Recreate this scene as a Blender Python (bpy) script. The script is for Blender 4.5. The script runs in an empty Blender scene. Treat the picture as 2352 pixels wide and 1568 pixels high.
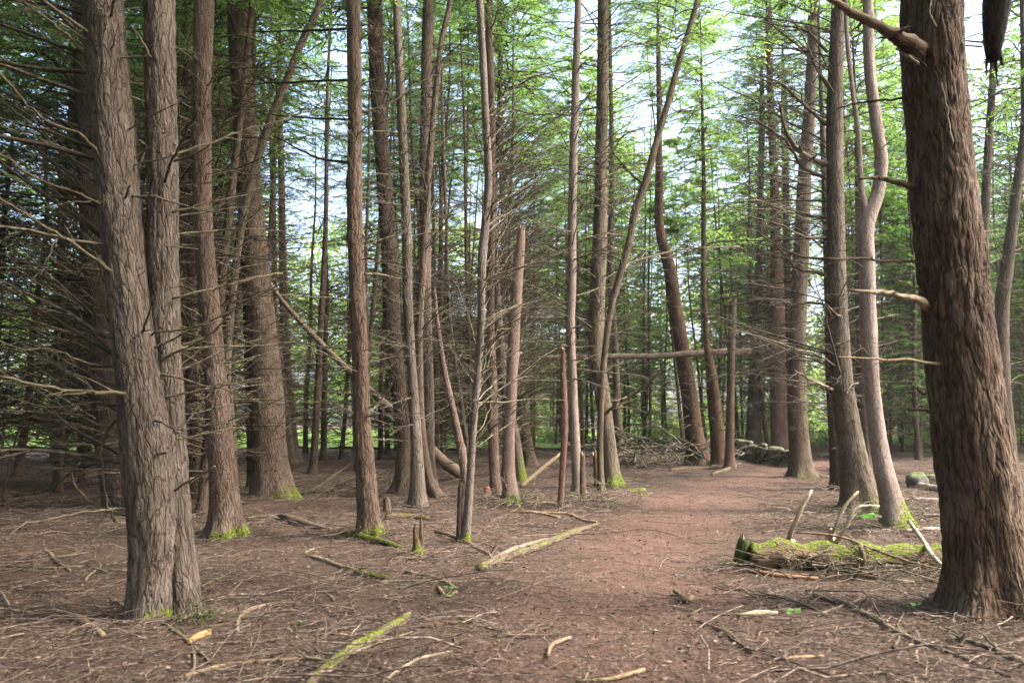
import bpy, math, random
import numpy as np
R = math.radians
sc = bpy.context.scene
col = sc.collection

# ------------------------------------------------------------------ camera, sky, sun, exposure
F = 1829.0                      # focal length in reference pixels (2352 x 1568 frame)
CAM_H = 1.6
PITCH = math.atan((965 - 784) / F)
cd = bpy.data.cameras.new('camera'); cam = bpy.data.objects.new('camera', cd); col.objects.link(cam)
cam.location = (0, 0, CAM_H); cam.rotation_euler = (math.pi / 2 + PITCH, 0, 0)
cd.sensor_width = 36; cd.lens = 36 * F / 2352; cd.clip_end = 1000; cd.clip_start = 0.05
cd.dof.use_dof = True; cd.dof.focus_distance = 15.0; cd.dof.aperture_fstop = 2.2
sc.camera = cam
SUN_AZ, SUN_EL = R(98), R(48)   # azimuth from +Y towards +X
w = bpy.data.worlds.new('World'); sc.world = w; w.use_nodes = True
wn = w.node_tree; bg = wn.nodes['Background']
sky = wn.nodes.new('ShaderNodeTexSky'); sky.sky_type = 'NISHITA'; sky.sun_disc = False
sky.sun_elevation = SUN_EL; sky.sun_rotation = SUN_AZ; sky.air_density = .9; sky.dust_density = 5.0; sky.ozone_density = .8
wn.links.new(sky.outputs[0], bg.inputs[0]); bg.inputs[1].default_value = 0.15
sd = bpy.data.lights.new('sun', 'SUN'); so = bpy.data.objects.new('sun', sd); col.objects.link(so)
sd.energy = 1.5; sd.angle = R(12); sd.color = (1.0, 0.965, 0.91)
so.rotation_euler = (R(90) - SUN_EL, 0, math.pi - SUN_AZ)
sc.view_settings.view_transform = 'Standard'; sc.view_settings.look = 'None'
sc.view_settings.exposure = 2.65; sc.view_settings.gamma = 1.0
sc.cycles.max_bounces = 6; sc.cycles.diffuse_bounces = 4; sc.cycles.glossy_bounces = 2
sc.cycles.transmission_bounces = 4; sc.cycles.sample_clamp_indirect = 4
sc.cycles.use_denoising = True

# ------------------------------------------------------------------ numpy helpers
rng = np.random.default_rng(11)
_perm = np.random.default_rng(5).permutation(256); _perm = np.concatenate([_perm, _perm, _perm])
_grad = np.random.default_rng(6).normal(size=(256, 3)); _grad /= np.linalg.norm(_grad, axis=1)[:, None]
def pn(x, y, z):
    x, y, z = np.broadcast_arrays(np.asarray(x, float), np.asarray(y, float), np.asarray(z, float))
    xi, yi, zi = np.floor(x).astype(int), np.floor(y).astype(int), np.floor(z).astype(int)
    fx, fy, fz = x - xi, y - yi, z - zi
    s = lambda t: t * t * t * (t * (t * 6 - 15) + 10)
    u, v, ww = s(fx), s(fy), s(fz); out = 0
    for dx in (0, 1):
        for dy in (0, 1):
            for dz in (0, 1):
                h = _perm[(_perm[(_perm[(xi + dx) & 255] + yi + dy) & 255] + zi + dz) & 255]
                g = _grad[h]
                d = g[..., 0] * (fx - dx) + g[..., 1] * (fy - dy) + g[..., 2] * (fz - dz)
                out = out + d * (u if dx else 1 - u) * (v if dy else 1 - v) * (ww if dz else 1 - ww)
    return out * 1.6
def fbm(x, y, z, o=3):
    a, t = 1.0, 0
    for i in range(o):
        t = t + a * pn(x * 2 ** i + i * 7.3, y * 2 ** i, z * 2 ** i); a *= .5
    return t
def ray(px, py):
    cx, cy = (px - 1176) / F, (784 - py) / F
    return np.array([cx, math.cos(PITCH) - cy * math.sin(PITCH), math.sin(PITCH) + cy * math.cos(PITCH)])
def at(px, py, Y):
    d = ray(px, py); return np.array([0, 0, CAM_H]) + d * (Y / d[1])
MOUNDS = []
def height(x, y):
    x = np.asarray(x, float); y = np.asarray(y, float)
    h = 0.055 * pn(x * .35 + 3, y * .35, 1.7) + 0.022 * pn(x * 1.3, y * 1.3, 4.1) + 0.010 * pn(x * 4, y * 4, 9)
    h = h + 0.10 * np.exp(-((x + 4.6) ** 2 / 2.4 + (y - 14.4) ** 2 / .35)) + 0.06 * np.exp(-((x + 6.2) ** 2 / 2 + (y - 16) ** 2 / 1.5))
    for (a, b, r, k) in MOUNDS: h = h + k * np.exp(-((x - a) ** 2 + (y - b) ** 2) / (r * r))
    return h
def ground(px, py, lift=0.0):
    d = ray(px, py); Y = CAM_H * 1.0 / max(1e-3, -d[2]) * d[1]
    for _ in range(8):
        p = np.array([0, 0, CAM_H]) + d * (Y / d[1]); h = float(height(p[0], p[1])) + lift
        Y = (CAM_H - h) / -d[2] * d[1]
    p = np.array([0, 0, CAM_H]) + d * (Y / d[1]); return p
MOUNDS = [(*ground(a, b)[:2], r, k) for (a, b, r, k) in ((350, 1440, .55, .03), (430, 1445, .5, .02), (520, 1232, .5, .09), (628, 1158, .7, .08), (850, 1222, .5, .09), (929, 1138, .6, .10), (960, 1160, .5, .08), (1000, 1164, .45, .07),
          (1069, 1248, .35, .06), (1160, 1152, .55, .10), (1330, 1142, .4, .07), (1400, 1118, .6, .10), (1600, 1024, .9, .14), (1653, 1060, .8, .12), (1841, 1092, .8, .14), (1978, 1160, .75, .12), (2060, 1205, .5, .10), (2290, 1405, .75, .05), (1710, 1300, .4, .05))]
def interp(pts, n):
    """smooth resample of control points (any columns) to n samples"""
    P = np.array(pts, float)
    if len(P) == 2:
        t = np.linspace(0, 1, n)[:, None]; return P[0] * (1 - t) + P[1] * t
    s = np.concatenate([[0], np.cumsum(np.linalg.norm(np.diff(P[:, :3], axis=0), axis=1))])
    m = np.gradient(P, s, axis=0); q = np.linspace(0, s[-1], n)
    k = np.clip(np.searchsorted(s, q, 'right') - 1, 0, len(P) - 2)
    h = (s[k + 1] - s[k])[:, None]; t = ((q - s[k])[:, None]) / h
    return ((2*t**3-3*t**2+1) * P[k] + (t**3-2*t**2+t) * h * m[k] + (-2*t**3+3*t**2) * P[k+1] + (t**3-t**2) * h * m[k+1])

class MB:
    def __init__(s): s.v = []; s.q = []; s.t = []; s.n = 0; s.a = []; s.c = []; s.qm = []; s.tm = []; s.ms = []; s.fu = []
    def add(s, v, q=None, t=None, tone=0.5, co=None, mat=0, moss=0.0, fur=0.0):
        v = np.asarray(v, float).reshape(-1, 3); k = len(v); s.v.append(v)
        s.a.append(np.broadcast_to(np.asarray(tone, float), (k,))); s.c.append(v if co is None else co.reshape(-1, 3))
        s.ms.append(np.broadcast_to(np.asarray(moss, float), (k,))); s.fu.append(np.broadcast_to(np.asarray(fur, float), (k,)))
        if q is not None and len(q): s.q.append(np.asarray(q) + s.n); s.qm.append(np.full(len(q), mat))
        if t is not None and len(t): s.t.append(np.asarray(t) + s.n); s.tm.append(np.full(len(t), mat))
        s.n += k
    def tubes(s, P, Rr, sides=5, tone=0.5, mat=0, cap=True, moss=0.0, coff=None):
        """P (K,N,3) centre lines, Rr (K,N) radii"""
        P = np.asarray(P, float); Rr = np.asarray(Rr, float)
        if P.ndim == 2: P = P[None]; Rr = Rr[None]
        K, N, _ = P.shape
        T = np.gradient(P, axis=1); T /= np.linalg.norm(T, axis=2, keepdims=True) + 1e-9
        m = P[:, -1] - P[:, 0]; m /= np.linalg.norm(m, axis=1, keepdims=True) + 1e-9
        ref = np.where(np.abs(m[:, 2:3]) > .8, np.array([[0, 1., 0]]), np.array([[0, 0, 1.]]))[:, None, :]
        U = np.cross(T, ref); U /= np.linalg.norm(U, axis=2, keepdims=True) + 1e-9
        V = np.cross(T, U)
        th = np.arange(sides) / sides * 2 * math.pi
        c, sn = np.cos(th), np.sin(th)
        X = P[:, :, None, :] + Rr[:, :, None, None] * (U[:, :, None, :] * c[None, None, :, None] + V[:, :, None, :] * sn[None, None, :, None])
        L = np.concatenate([np.zeros((K, 1)), np.cumsum(np.linalg.norm(np.diff(P, axis=1), axis=2), axis=1)], axis=1)
        off = (np.arange(K) * 1.37 % 11)[:, None, None]
        co = np.stack([np.broadcast_to(Rr[:, :, None] * c, (K, N, sides)) + off, np.broadcast_to(Rr[:, :, None] * sn, (K, N, sides)), np.broadcast_to(L[:, :, None], (K, N, sides)) + off], axis=-1)
        idx = np.arange(K * N * sides).reshape(K, N, sides)
        a = idx[:, :-1]; b = idx[:, 1:]
        q = np.stack([a, b, np.roll(b, -1, 2), np.roll(a, -1, 2)], axis=-1).reshape(-1, 4)
        tn = np.asarray(tone, float); tn = np.repeat(tn, N * sides) if tn.ndim == 1 and len(tn) == K else np.broadcast_to(tn, (K * N * sides,))
        tri = None
        if cap:
            e0 = idx[:, 0]; e1 = idx[:, -1]; tri = []
            for k in range(1, sides - 1):
                tri.append(np.stack([e0[:, 0], e0[:, k], e0[:, k + 1]], -1)); tri.append(np.stack([e1[:, 0], e1[:, k + 1], e1[:, k]], -1))
            tri = np.concatenate(tri)
        s.add(X, q, tri, tn, co, mat, moss)
    def build(s, name, mats, parent=None, smooth=True):
        me = bpy.data.meshes.new(name)
        V = np.concatenate(s.v); Q = np.concatenate(s.q) if s.q else np.zeros((0, 4), int); T = np.concatenate(s.t) if s.t else np.zeros((0, 3), int)
        me.vertices.add(len(V)); me.vertices.foreach_set('co', V.astype(np.float32).ravel())
        me.loops.add(Q.size + T.size); me.loops.foreach_set('vertex_index', np.concatenate([Q.ravel(), T.ravel()]).astype(np.int32))
        me.polygons.add(len(Q) + len(T))
        me.polygons.foreach_set('loop_start', np.concatenate([np.arange(len(Q)) * 4, Q.size + np.arange(len(T)) * 3]).astype(np.int32))
        me.polygons.foreach_set('material_index', np.concatenate((s.qm or [np.zeros(0)]) + (s.tm or [np.zeros(0)])).astype(np.int32))
        me.polygons.foreach_set('use_smooth', np.full(len(Q) + len(T), smooth))
        at_ = me.attributes.new('tone', 'FLOAT', 'POINT'); at_.data.foreach_set('value', np.concatenate(s.a).astype(np.float32))
        at_ = me.attributes.new('bark_co', 'FLOAT_VECTOR', 'POINT'); at_.data.foreach_set('vector', np.concatenate(s.c).astype(np.float32).ravel())
        at_ = me.attributes.new('moss', 'FLOAT', 'POINT'); at_.data.foreach_set('value', np.concatenate(s.ms).astype(np.float32))
        at_ = me.attributes.new('furrow', 'FLOAT', 'POINT'); at_.data.foreach_set('value', np.concatenate(s.fu).astype(np.float32))
        for m in (mats if isinstance(mats, (list, tuple)) else [mats]): me.materials.append(m)
        me.update(calc_edges=True); me.validate()
        o = bpy.data.objects.new(name, me); col.objects.link(o)
        if parent: o.parent = parent
        return o
def tag(o, label=None, cat=None, group=None, kind=None):
    if label: o['label'] = label
    if cat: o['category'] = cat
    if group: o['group'] = group
    if kind: o['kind'] = kind
    return o
def empty(name, loc=(0, 0, 0)):
    o = bpy.data.objects.new(name, None); col.objects.link(o); o.location = loc; o.empty_display_size = .2; return o
def reroot(o, loc):
    """mesh built in world coordinates, parented to an empty standing at loc"""
    me = o.data; me.transform(__import__('mathutils').Matrix.Translation((-loc[0], -loc[1], -loc[2]))); return o

# ------------------------------------------------------------------ materials
def mat(name):
    m = bpy.data.materials.new(name); m.use_nodes = True; nt = m.node_tree; nt.nodes.clear()
    return m, nt
def N(nt, t, **k):
    n = nt.nodes.new(t)
    for a, b in k.items():
        if a.startswith('i_'): n.inputs[int(a[2:])].default_value = b
        else: setattr(n, a, b)
    return n
def mixc(nt, fac, a, b, blend='MIX'):
    n = nt.nodes.new('ShaderNodeMix'); n.data_type = 'RGBA'; n.blend_type = blend
    for i, s in ((0, fac), (6, a), (7, b)):
        if isinstance(s, (int, float)): n.inputs[i].default_value = s
        elif isinstance(s, tuple): n.inputs[i].default_value = (*s, 1)
        else: nt.links.new(s, n.inputs[i])
    return n.outputs[2]
def math_(nt, op, a, b=0.0, c=0.0, clamp=False):
    n = nt.nodes.new('ShaderNodeMath'); n.operation = op; n.use_clamp = clamp
    for i, s in enumerate((a, b, c)):
        if isinstance(s, (int, float)): n.inputs[i].default_value = s
        else: nt.links.new(s, n.inputs[i])
    return n.outputs[0]
def vmul(nt, v, sc_, add=None):
    n = nt.nodes.new('ShaderNodeVectorMath'); n.operation = 'MULTIPLY'; nt.links.new(v, n.inputs[0]); n.inputs[1].default_value = sc_
    return n.outputs[0]
def vadd(nt, a, b):
    n = nt.nodes.new('ShaderNodeVectorMath'); n.operation = 'ADD'; nt.links.new(a, n.inputs[0]); nt.links.new(b, n.inputs[1]); return n.outputs[0]
def noise(nt, v, scale, det=3.0, rough=.55):
    n = nt.nodes.new('ShaderNodeTexNoise'); nt.links.new(v, n.inputs['Vector']); n.inputs['Scale'].default_value = scale
    n.inputs['Detail'].default_value = det; n.inputs['Roughness'].default_value = rough; return n
def ramp(nt, f, lo, hi):
    n = nt.nodes.new('ShaderNodeMapRange'); nt.links.new(f, n.inputs[0]); n.inputs[1].default_value = lo; n.inputs[2].default_value = hi; n.clamp = True
    n.interpolation_type = 'SMOOTHSTEP'; return n.outputs[0]
def attr(nt, name): n = nt.nodes.new('ShaderNodeAttribute'); n.attribute_name = name; return n
MOSS = (0.105, 0.135, 0.020)
def bark_mat(name, ridge, furrow, grey, cw=(16, 16, 3.2), bump=0.9, wear=.5):
    m, nt = mat(name); out = N(nt, 'ShaderNodeOutputMaterial'); p = N(nt, 'ShaderNodeBsdfPrincipled')
    nt.links.new(p.outputs[0], out.inputs[0]); p.inputs['Roughness'].default_value = .9; p.inputs['Specular IOR Level'].default_value = .2
    co = attr(nt, 'bark_co').outputs['Vector']; oi = N(nt, 'ShaderNodeObjectInfo')
    cr = N(nt, 'ShaderNodeCombineXYZ'); rm = math_(nt, 'MULTIPLY', oi.outputs['Random'], 37.0); nt.links.new(rm, cr.inputs[2]); nt.links.new(rm, cr.inputs[0])
    co = vadd(nt, co, cr.outputs[0])
    n1 = noise(nt, co, 9, 2); w1 = vmul(nt, n1.outputs['Color'], (.035, .035, .12)); cw1 = vadd(nt, co, w1)
    vor = N(nt, 'ShaderNodeTexVoronoi', feature='DISTANCE_TO_EDGE'); nt.links.new(vmul(nt, cw1, cw), vor.inputs['Vector']); vor.inputs['Scale'].default_value = 1.0
    vor2 = N(nt, 'ShaderNodeTexVoronoi', feature='DISTANCE_TO_EDGE'); nt.links.new(vmul(nt, cw1, (cw[0]*2.3, cw[1]*2.3, cw[2]*3)), vor2.inputs['Vector']); vor2.inputs['Scale'].default_value = 1.0
    nf = noise(nt, vmul(nt, co, (1, 1, .14)), 70, 4, .7)
    e1 = ramp(nt, vor.outputs['Distance'], 0.0, .13); e2 = ramp(nt, vor2.outputs['Distance'], 0.0, .2)
    hgt = math_(nt, 'ADD', math_(nt, 'MULTIPLY', e1, .56), math_(nt, 'MULTIPLY', e2, .25))
    hgt = math_(nt, 'ADD', hgt, math_(nt, 'MULTIPLY', nf.outputs[0], .7))
    fur = math_(nt, 'SUBTRACT', 1.0, attr(nt, 'furrow').outputs['Fac'], clamp=True)
    hc = math_(nt, 'MULTIPLY', ramp(nt, hgt, .12, .95), fur)
    big = noise(nt, co, 1.3, 4, .6); pat = noise(nt, vmul(nt, co, (1, 1, .5)), 5.0, 4, .65)
    c1 = mixc(nt, ramp(nt, pat.outputs[0], .38, .72), ridge, grey)
    c1 = mixc(nt, math_(nt, 'MULTIPLY', ramp(nt, big.outputs[0], .45, .65), wear), c1, tuple(x * .7 for x in ridge))
    c = mixc(nt, hc, furrow, c1)
    c = mixc(nt, 1.0, c, oi.outputs['Color'], 'MULTIPLY')
    mo = attr(nt, 'moss').outputs['Fac']; mn = noise(nt, co, 14, 3)
    mf = ramp(nt, math_(nt, 'ADD', mo, math_(nt, 'MULTIPLY', math_(nt, 'SUBTRACT', mn.outputs[0], .5), 1.3)), .45, .62)
    mf = math_(nt, 'MULTIPLY', mf, ramp(nt, mo, .02, .15))
    mcn = noise(nt, co, 45, 3); mcol = mixc(nt, ramp(nt, mcn.outputs[0], .35, .65), (MOSS[0]*.45, MOSS[1]*.5, MOSS[2]*.5), (MOSS[0]*1.5, MOSS[1]*1.4, MOSS[2]))
    c = mixc(nt, math_(nt, 'MULTIPLY', mf, .92), c, mcol)
    nt.links.new(c, p.inputs['Base Color'])
    b = N(nt, 'ShaderNodeBump'); b.inputs['Strength'].default_value = bump; b.inputs['Distance'].default_value = .02
    nt.links.new(hgt, b.inputs['Height']); nt.links.new(b.outputs[0], p.inputs['Normal'])
    return m
M = {}
M['bark'] = bark_mat('bark_hemlock', (.140, .109, .083), (.030, .022, .016), (.202, .168, .138), cw=(24, 24, 3.0))
M['bark_big'] = bark_mat('bark_old_hemlock', (.122, .092, .069), (.022, .016, .011), (.186, .150, .122), cw=(27, 27, 4.6), bump=.9)
M['bark_old'] = bark_mat('bark_massive_hemlock', (.100, .068, .046), (.016, .011, .007), (.185, .143, .110), cw=(22, 22, 2.4), bump=1.1)
M['bark_red'] = bark_mat('bark_red_snag', (.18, .118, .092), (.07, .045, .034), (.23, .165, .14), cw=(18, 18, 5), bump=.7)
M['bark_pale'] = bark_mat('bark_pale', (.235, .20, .172), (.11, .082, .068), (.31, .265, .24), cw=(22, 22, 9), bump=.5)
M['branch'] = bark_mat('dead_branch_bark', (.165, .14, .105), (.08, .064, .045), (.24, .21, .165), cw=(30, 30, 6), bump=.4)

def twig_mat(name, a, b):
    m, nt = mat(name); out = N(nt, 'ShaderNodeOutputMaterial'); p = N(nt, 'ShaderNodeBsdfPrincipled'); nt.links.new(p.outputs[0], out.inputs[0])
    p.inputs['Roughness'].default_value = .85; p.inputs['Specular IOR Level'].default_value = .2
    oi = N(nt, 'ShaderNodeObjectInfo')
    c = mixc(nt, attr(nt, 'tone').outputs['Fac'], a, b); c = mixc(nt, 1.0, c, oi.outputs['Color'], 'MULTIPLY')
    n = noise(nt, attr(nt, 'bark_co').outputs['Vector'], 20, 2); c = mixc(nt, ramp(nt, n.outputs[0], .3, .7), c, (a[0]*.7, a[1]*.72, a[2]*.65))
    nt.links.new(c, p.inputs['Base Color']); return m
M['twig'] = twig_mat('dead_twigs', (.045, .035, .022), (.27, .235, .165))
M['stick'] = twig_mat('fallen_sticks', (.09, .060, .045), (.34, .265, .215))
def leaf_mat(name, dark, light, trans, tf=.45):
    m, nt = mat(name); out = N(nt, 'ShaderNodeOutputMaterial'); p = N(nt, 'ShaderNodeBsdfPrincipled')
    p.inputs['Roughness'].default_value = .6; p.inputs['Specular IOR Level'].default_value = .25
    t = N(nt, 'ShaderNodeBsdfTranslucent'); mx = N(nt, 'ShaderNodeMixShader'); mx.inputs[0].default_value = tf
    oi = N(nt, 'ShaderNodeObjectInfo'); tn = attr(nt, 'tone').outputs['Fac']
    c = mixc(nt, 1.0, mixc(nt, tn, dark, light), oi.outputs['Color'], 'MULTIPLY'); c2 = mixc(nt, 1.0, mixc(nt, tn, tuple(x*.6 for x in trans), trans), oi.outputs['Color'], 'MULTIPLY')
    nt.links.new(c, p.inputs['Base Color']); nt.links.new(c2, t.inputs[0])
    nt.links.new(p.outputs[0], mx.inputs[1]); nt.links.new(t.outputs[0], mx.inputs[2]); nt.links.new(mx.outputs[0], out.inputs[0]); return m
M['leaf'] = leaf_mat('hemlock_foliage', (.05, .085, .028), (.10, .15, .045), (.30, .50, .12), .55)
M['leaf2'] = leaf_mat('broadleaf_foliage', (.08, .12, .03), (.15, .21, .05), (.45, .62, .16), .6)
M['seedleaf'] = leaf_mat('seedling_leaf', (.07, .17, .04), (.12, .26, .07), (.15, .35, .05), .35)
M['moss'] = leaf_mat('moss_tufts', (.045, .07, .012), (.11, .145, .025), (.10, .14, .02), .2)

# ground
def ground_mat():
    m, nt = mat('needle_litter_floor'); out = N(nt, 'ShaderNodeOutputMaterial'); p = N(nt, 'ShaderNodeBsdfPrincipled'); nt.links.new(p.outputs[0], out.inputs[0])
    p.inputs['Roughness'].default_value = .95; p.inputs['Specular IOR Level'].default_value = .15
    g = N(nt, 'ShaderNodeNewGeometry').outputs['Position']
    pm = attr(nt, 'tone').outputs['Fac']
    n1 = noise(nt, g, 1.1, 5, .6); n2 = noise(nt, g, 9, 5, .7); n3 = noise(nt, vmul(nt, g, (1, 1.0, 1)), 55, 4, .75)
    base = mixc(nt, ramp(nt, n1.outputs[0], .35, .65), (.036, .024, .018), (.094, .064, .047))
    base = mixc(nt, ramp(nt, n2.outputs[0], .45, .7), base, (.150, .108, .080))
    pathc = mixc(nt, ramp(nt, n2.outputs[0], .35, .65), (.116, .063, .046), (.19, .113, .086))
    base = mixc(nt, pm, base, pathc)
    # needles: three stretched noises at different angles
    hs = None
    for ang, off in ((0.4, 0), (1.5, 9), (2.6, 21)):
        mp = N(nt, 'ShaderNodeMapping'); nt.links.new(g, mp.inputs[0]); mp.inputs['Rotation'].default_value = (0, 0, ang); mp.inputs['Location'].default_value = (off, off, 0)
        mp.inputs['Scale'].default_value = (18, 150, 18)
        nn = noise(nt, mp.outputs[0], 1, 2, .5); hs = nn.outputs[0] if hs is None else math_(nt, 'MAXIMUM', hs, nn.outputs[0])
    nd = ramp(nt, hs, .58, .70)
    base = mixc(nt, math_(nt, 'MULTIPLY', nd, .6), base, (.25, .175, .132))
    base = mixc(nt, math_(nt, 'MULTIPLY', ramp(nt, n3.outputs[0], .55, .40), .85), base, (.040, .027, .021))
    nm = noise(nt, g, 3.3, 3); mf = math_(nt, 'MULTIPLY', ramp(nt, nm.outputs[0], .66, .74), .6)
    mf = math_(nt, 'MULTIPLY', mf, math_(nt, 'SUBTRACT', 1.0, pm, clamp=True))
    base = mixc(nt, mf, base, (.09, .105, .03))
    nt.links.new(base, p.inputs['Base Color'])
    hh = math_(nt, 'ADD', math_(nt, 'MULTIPLY', n3.outputs[0], 1.0), math_(nt, 'ADD', math_(nt, 'MULTIPLY', n2.outputs[0], 1.6), math_(nt, 'MULTIPLY', nd, .35)))
    b = N(nt, 'ShaderNodeBump'); b.inputs['Strength'].default_value = .9; b.inputs['Distance'].default_value = .02; nt.links.new(hh, b.inputs['Height']); nt.links.new(b.outputs[0], p.inputs['Normal'])
    return m
M['ground'] = ground_mat()
def simple(name, a, b, scale, rough=.9, bump=.4, moss=None):
    m, nt = mat(name); out = N(nt, 'ShaderNodeOutputMaterial'); p = N(nt, 'ShaderNodeBsdfPrincipled'); nt.links.new(p.outputs[0], out.inputs[0]); p.inputs['Roughness'].default_value = rough
    g = N(nt, 'ShaderNodeNewGeometry'); n = noise(nt, g.outputs['Position'], scale, 5, .65); c = mixc(nt, ramp(nt, n.outputs[0], .35, .65), a, b)
    if moss:
        sx = N(nt, 'ShaderNodeSeparateXYZ'); nt.links.new(g.outputs['Normal'], sx.inputs[0]); n2 = noise(nt, g.outputs['Position'], 3.5, 4)
        c = mixc(nt, ramp(nt, math_(nt, 'ADD', sx.outputs[2], math_(nt, 'MULTIPLY', n2.outputs[0], 1.6)), 1.1, 1.5), c, moss)
    nt.links.new(c, p.inputs['Base Color'])
    b2 = N(nt, 'ShaderNodeBump'); b2.inputs['Strength'].default_value = bump; b2.inputs['Distance'].default_value = .02; nt.links.new(n.outputs[0], b2.inputs['Height']); nt.links.new(b2.outputs[0], p.inputs['Normal']); return m
M['meadow'] = simple('meadow_grass', (.13, .22, .035), (.24, .34, .06), 1.5)
M['stone'] = simple('field_stone', (.06, .055, .042), (.20, .18, .145), 5, moss=(.10, .11, .045))
M['rock'] = simple('dark_rock', (.05, .048, .036), (.13, .12, .10), 5, moss=(.08, .095, .025))
M['wood'] = simple('torn_wood', (.20, .125, .08), (.36, .25, .17), 25)

# ------------------------------------------------------------------ ground and path
path_px = [(1420, 1900), (1440, 1568), (1440, 1400), (1470, 1270), (1560, 1170), (1720, 1110), (1850, 1075), (1885, 1045), (1895, 1025), (1900, 1010)]
path_w = [2.0, 1.9, 1.8, 1.9, 2.4, 2.6, 2.2, 1.9, 1.8, 1.8]
PC = np.array([[*ground(px, py)[:2], ww] for (px, py), ww in zip(path_px, path_w)])
PCs = interp(np.column_stack([PC[:, :2], np.zeros(len(PC)), PC[:, 2]]), 90)
def pathmask(x, y):
    sh = np.shape(x); x = np.ravel(x); y = np.ravel(y); m = np.zeros(len(x))
    xx = x + .45 * pn(x * .8, y * .8, 2.2) + .2 * pn(x * 2.5, y * 2.5, 5.2); yy = y + .4 * pn(x * .8 + 9, y * .8, 7.7)
    for c in PCs: m = np.maximum(m, np.clip(1.45 - np.hypot(xx - c[0], yy - c[1]) / (c[3] * .5), 0, 1))
    return m.reshape(sh)
def axis(near0, near1, step, far0, far1, g=1.06):
    a = list(np.arange(near0, near1, step)); s = step
    while a[-1] < far1: s *= g; a.append(a[-1] + s)
    s = step; b = [near0]
    while b[-1] > far0: s *= g; b.append(b[-1] - s)
    return np.array(b[:0:-1] + a)
gx = axis(-7, 7, .07, -260, 260); gy = axis(3.5, 15, .07, -60, 420, 1.05)
GX, GY = np.meshgrid(gx, gy); GZ = height(GX, GY)
fine = np.clip((22 - GY) / 8, 0, 1)
GZ = GZ + fine * (.012 * pn(GX * 9, GY * 9, 3) + .006 * pn(GX * 21, GY * 21, 8))
PM = pathmask(GX, GY); GZ = GZ - .02 * PM * np.clip((30 - GY) / 10, 0, 1)
nx, ny = len(gx), len(gy); idx = np.arange(nx * ny).reshape(ny, nx)
Q = np.stack([idx[:-1, :-1], idx[:-1, 1:], idx[1:, 1:], idx[1:, :-1]], -1).reshape(-1, 4)
mb = MB(); V = np.stack([GX, GY, GZ], -1).reshape(-1, 3); mb.add(V, Q, tone=PM.ravel())
tag(mb.build('forest_floor', M['ground']), kind='structure')
pmq = PM.ravel()[Q].mean(1) > .5; used = np.unique(Q[pmq]); rem = np.full(len(V), -1); rem[used] = np.arange(len(used))
mb = MB(); Vp = V[used].copy(); Vp[:, 2] += .004; mb.add(Vp, rem[Q[pmq]], tone=PM.ravel()[used])
tag(mb.build('path', M['ground']), kind='structure')
# sunlit meadow beyond the trees on the left
mb = MB(); a0 = 44
mxs = np.linspace(-75, 9, 60); mys = np.linspace(0, 1, 40)
MX, MT = np.meshgrid(mxs, mys); MY = a0 + 3 * pn(MX * .12, 0, 3) + MT * 60; MZ = height(MX, MY) + .05 + .18 * (pn(MX * .6, MY * .6, 1) + .4) + .3*MT
ii = np.arange(MX.size).reshape(MX.shape); mb.add(np.stack([MX, MY, MZ], -1), np.stack([ii[:-1, :-1], ii[:-1, 1:], ii[1:, 1:], ii[1:, :-1]], -1).reshape(-1, 4))
tag(mb.build('meadow', M['meadow']), kind='structure')

# ------------------------------------------------------------------ branch growing
def grow(rs, S, D, L, Rb, n=7, up=0.0, droop=.25, wob=.06):
    """S (K,3) starts, D (K,3) unit dirs, L (K,), Rb (K,) -> P (K,n,3), R (K,n)"""
    K = len(S); t = np.linspace(0, 1, n)[None, :, None]
    P = S[:, None] + D[:, None] * L[:, None, None] * t
    wv = rs.normal(size=(K, n, 3)); wv[:, 0] = 0; wv = np.cumsum(wv, axis=1) * wob * L[:, None, None] / math.sqrt(n) * .8
    P = P + wv
    P[:, :, 2] += (L[:, None] * (up * t[..., 0] - droop * t[..., 0] ** 2))
    return P, Rb[:, None] * (1 - .8 * t[..., 0])
def kids(rs, P, Rr, L, per, ang=(.5, 1.0), frac=(.2, .5), t0=.15, flat=.35, n=5, wob=.08):
    K, Np, _ = P.shape; k = np.repeat(np.arange(K), per); t = rs.uniform(t0, .97, len(k)); f = t * (Np - 1); i = np.minimum(f.astype(int), Np - 2); u = (f - i)[:, None]
    S = P[k, i] * (1 - u) + P[k, i + 1] * u
    T = P[k, i + 1] - P[k, i]; T /= np.linalg.norm(T, axis=1)[:, None] + 1e-9
    side = np.cross(T, np.array([0, 0, 1.])) + rs.normal(size=T.shape) * flat; side /= np.linalg.norm(side, axis=1)[:, None] + 1e-9
    sg = rs.choice([-1, 1], len(k))[:, None]; a = rs.uniform(*ang, len(k))[:, None]
    D = T * np.cos(a) + side * sg * np.sin(a); l = L[k] * rs.uniform(*frac, len(k)) * (1.1 - .7 * t)
    rb = Rr[k, i] * .55
    P2, R2 = grow(rs, S, D, l, rb, n, 0, .12, wob); return P2, R2, l
def dead_set(mbx, rs, S, D, L, Rb, kper=5, k2=3, droop=.2, up=.05, tone=.5, sides=4, rmin=.0022, wob=.06):
    P, Rr = grow(rs, S, D, L, Rb, 8, up, droop, wob)
    tn = np.clip(tone + rs.normal(size=len(S)) * .22, 0, 1)
    mbx.tubes(P, np.maximum(Rr, rmin), sides, tn, cap=False)
    if kper:
        P2, R2, l2 = kids(rs, P, Rr, L, kper); mbx.tubes(P2, np.maximum(R2, rmin), 3, np.clip(np.repeat(tn, kper) - .05, 0, 1), cap=False)
        if k2:
            P3, R3, l3 = kids(rs, P2, R2, l2, k2, n=4); mbx.tubes(P3, np.maximum(R3, rmin * .8), 3, np.clip(np.repeat(np.repeat(tn, kper), k2) - .1, 0, 1), cap=False)
    return P, Rr
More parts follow.
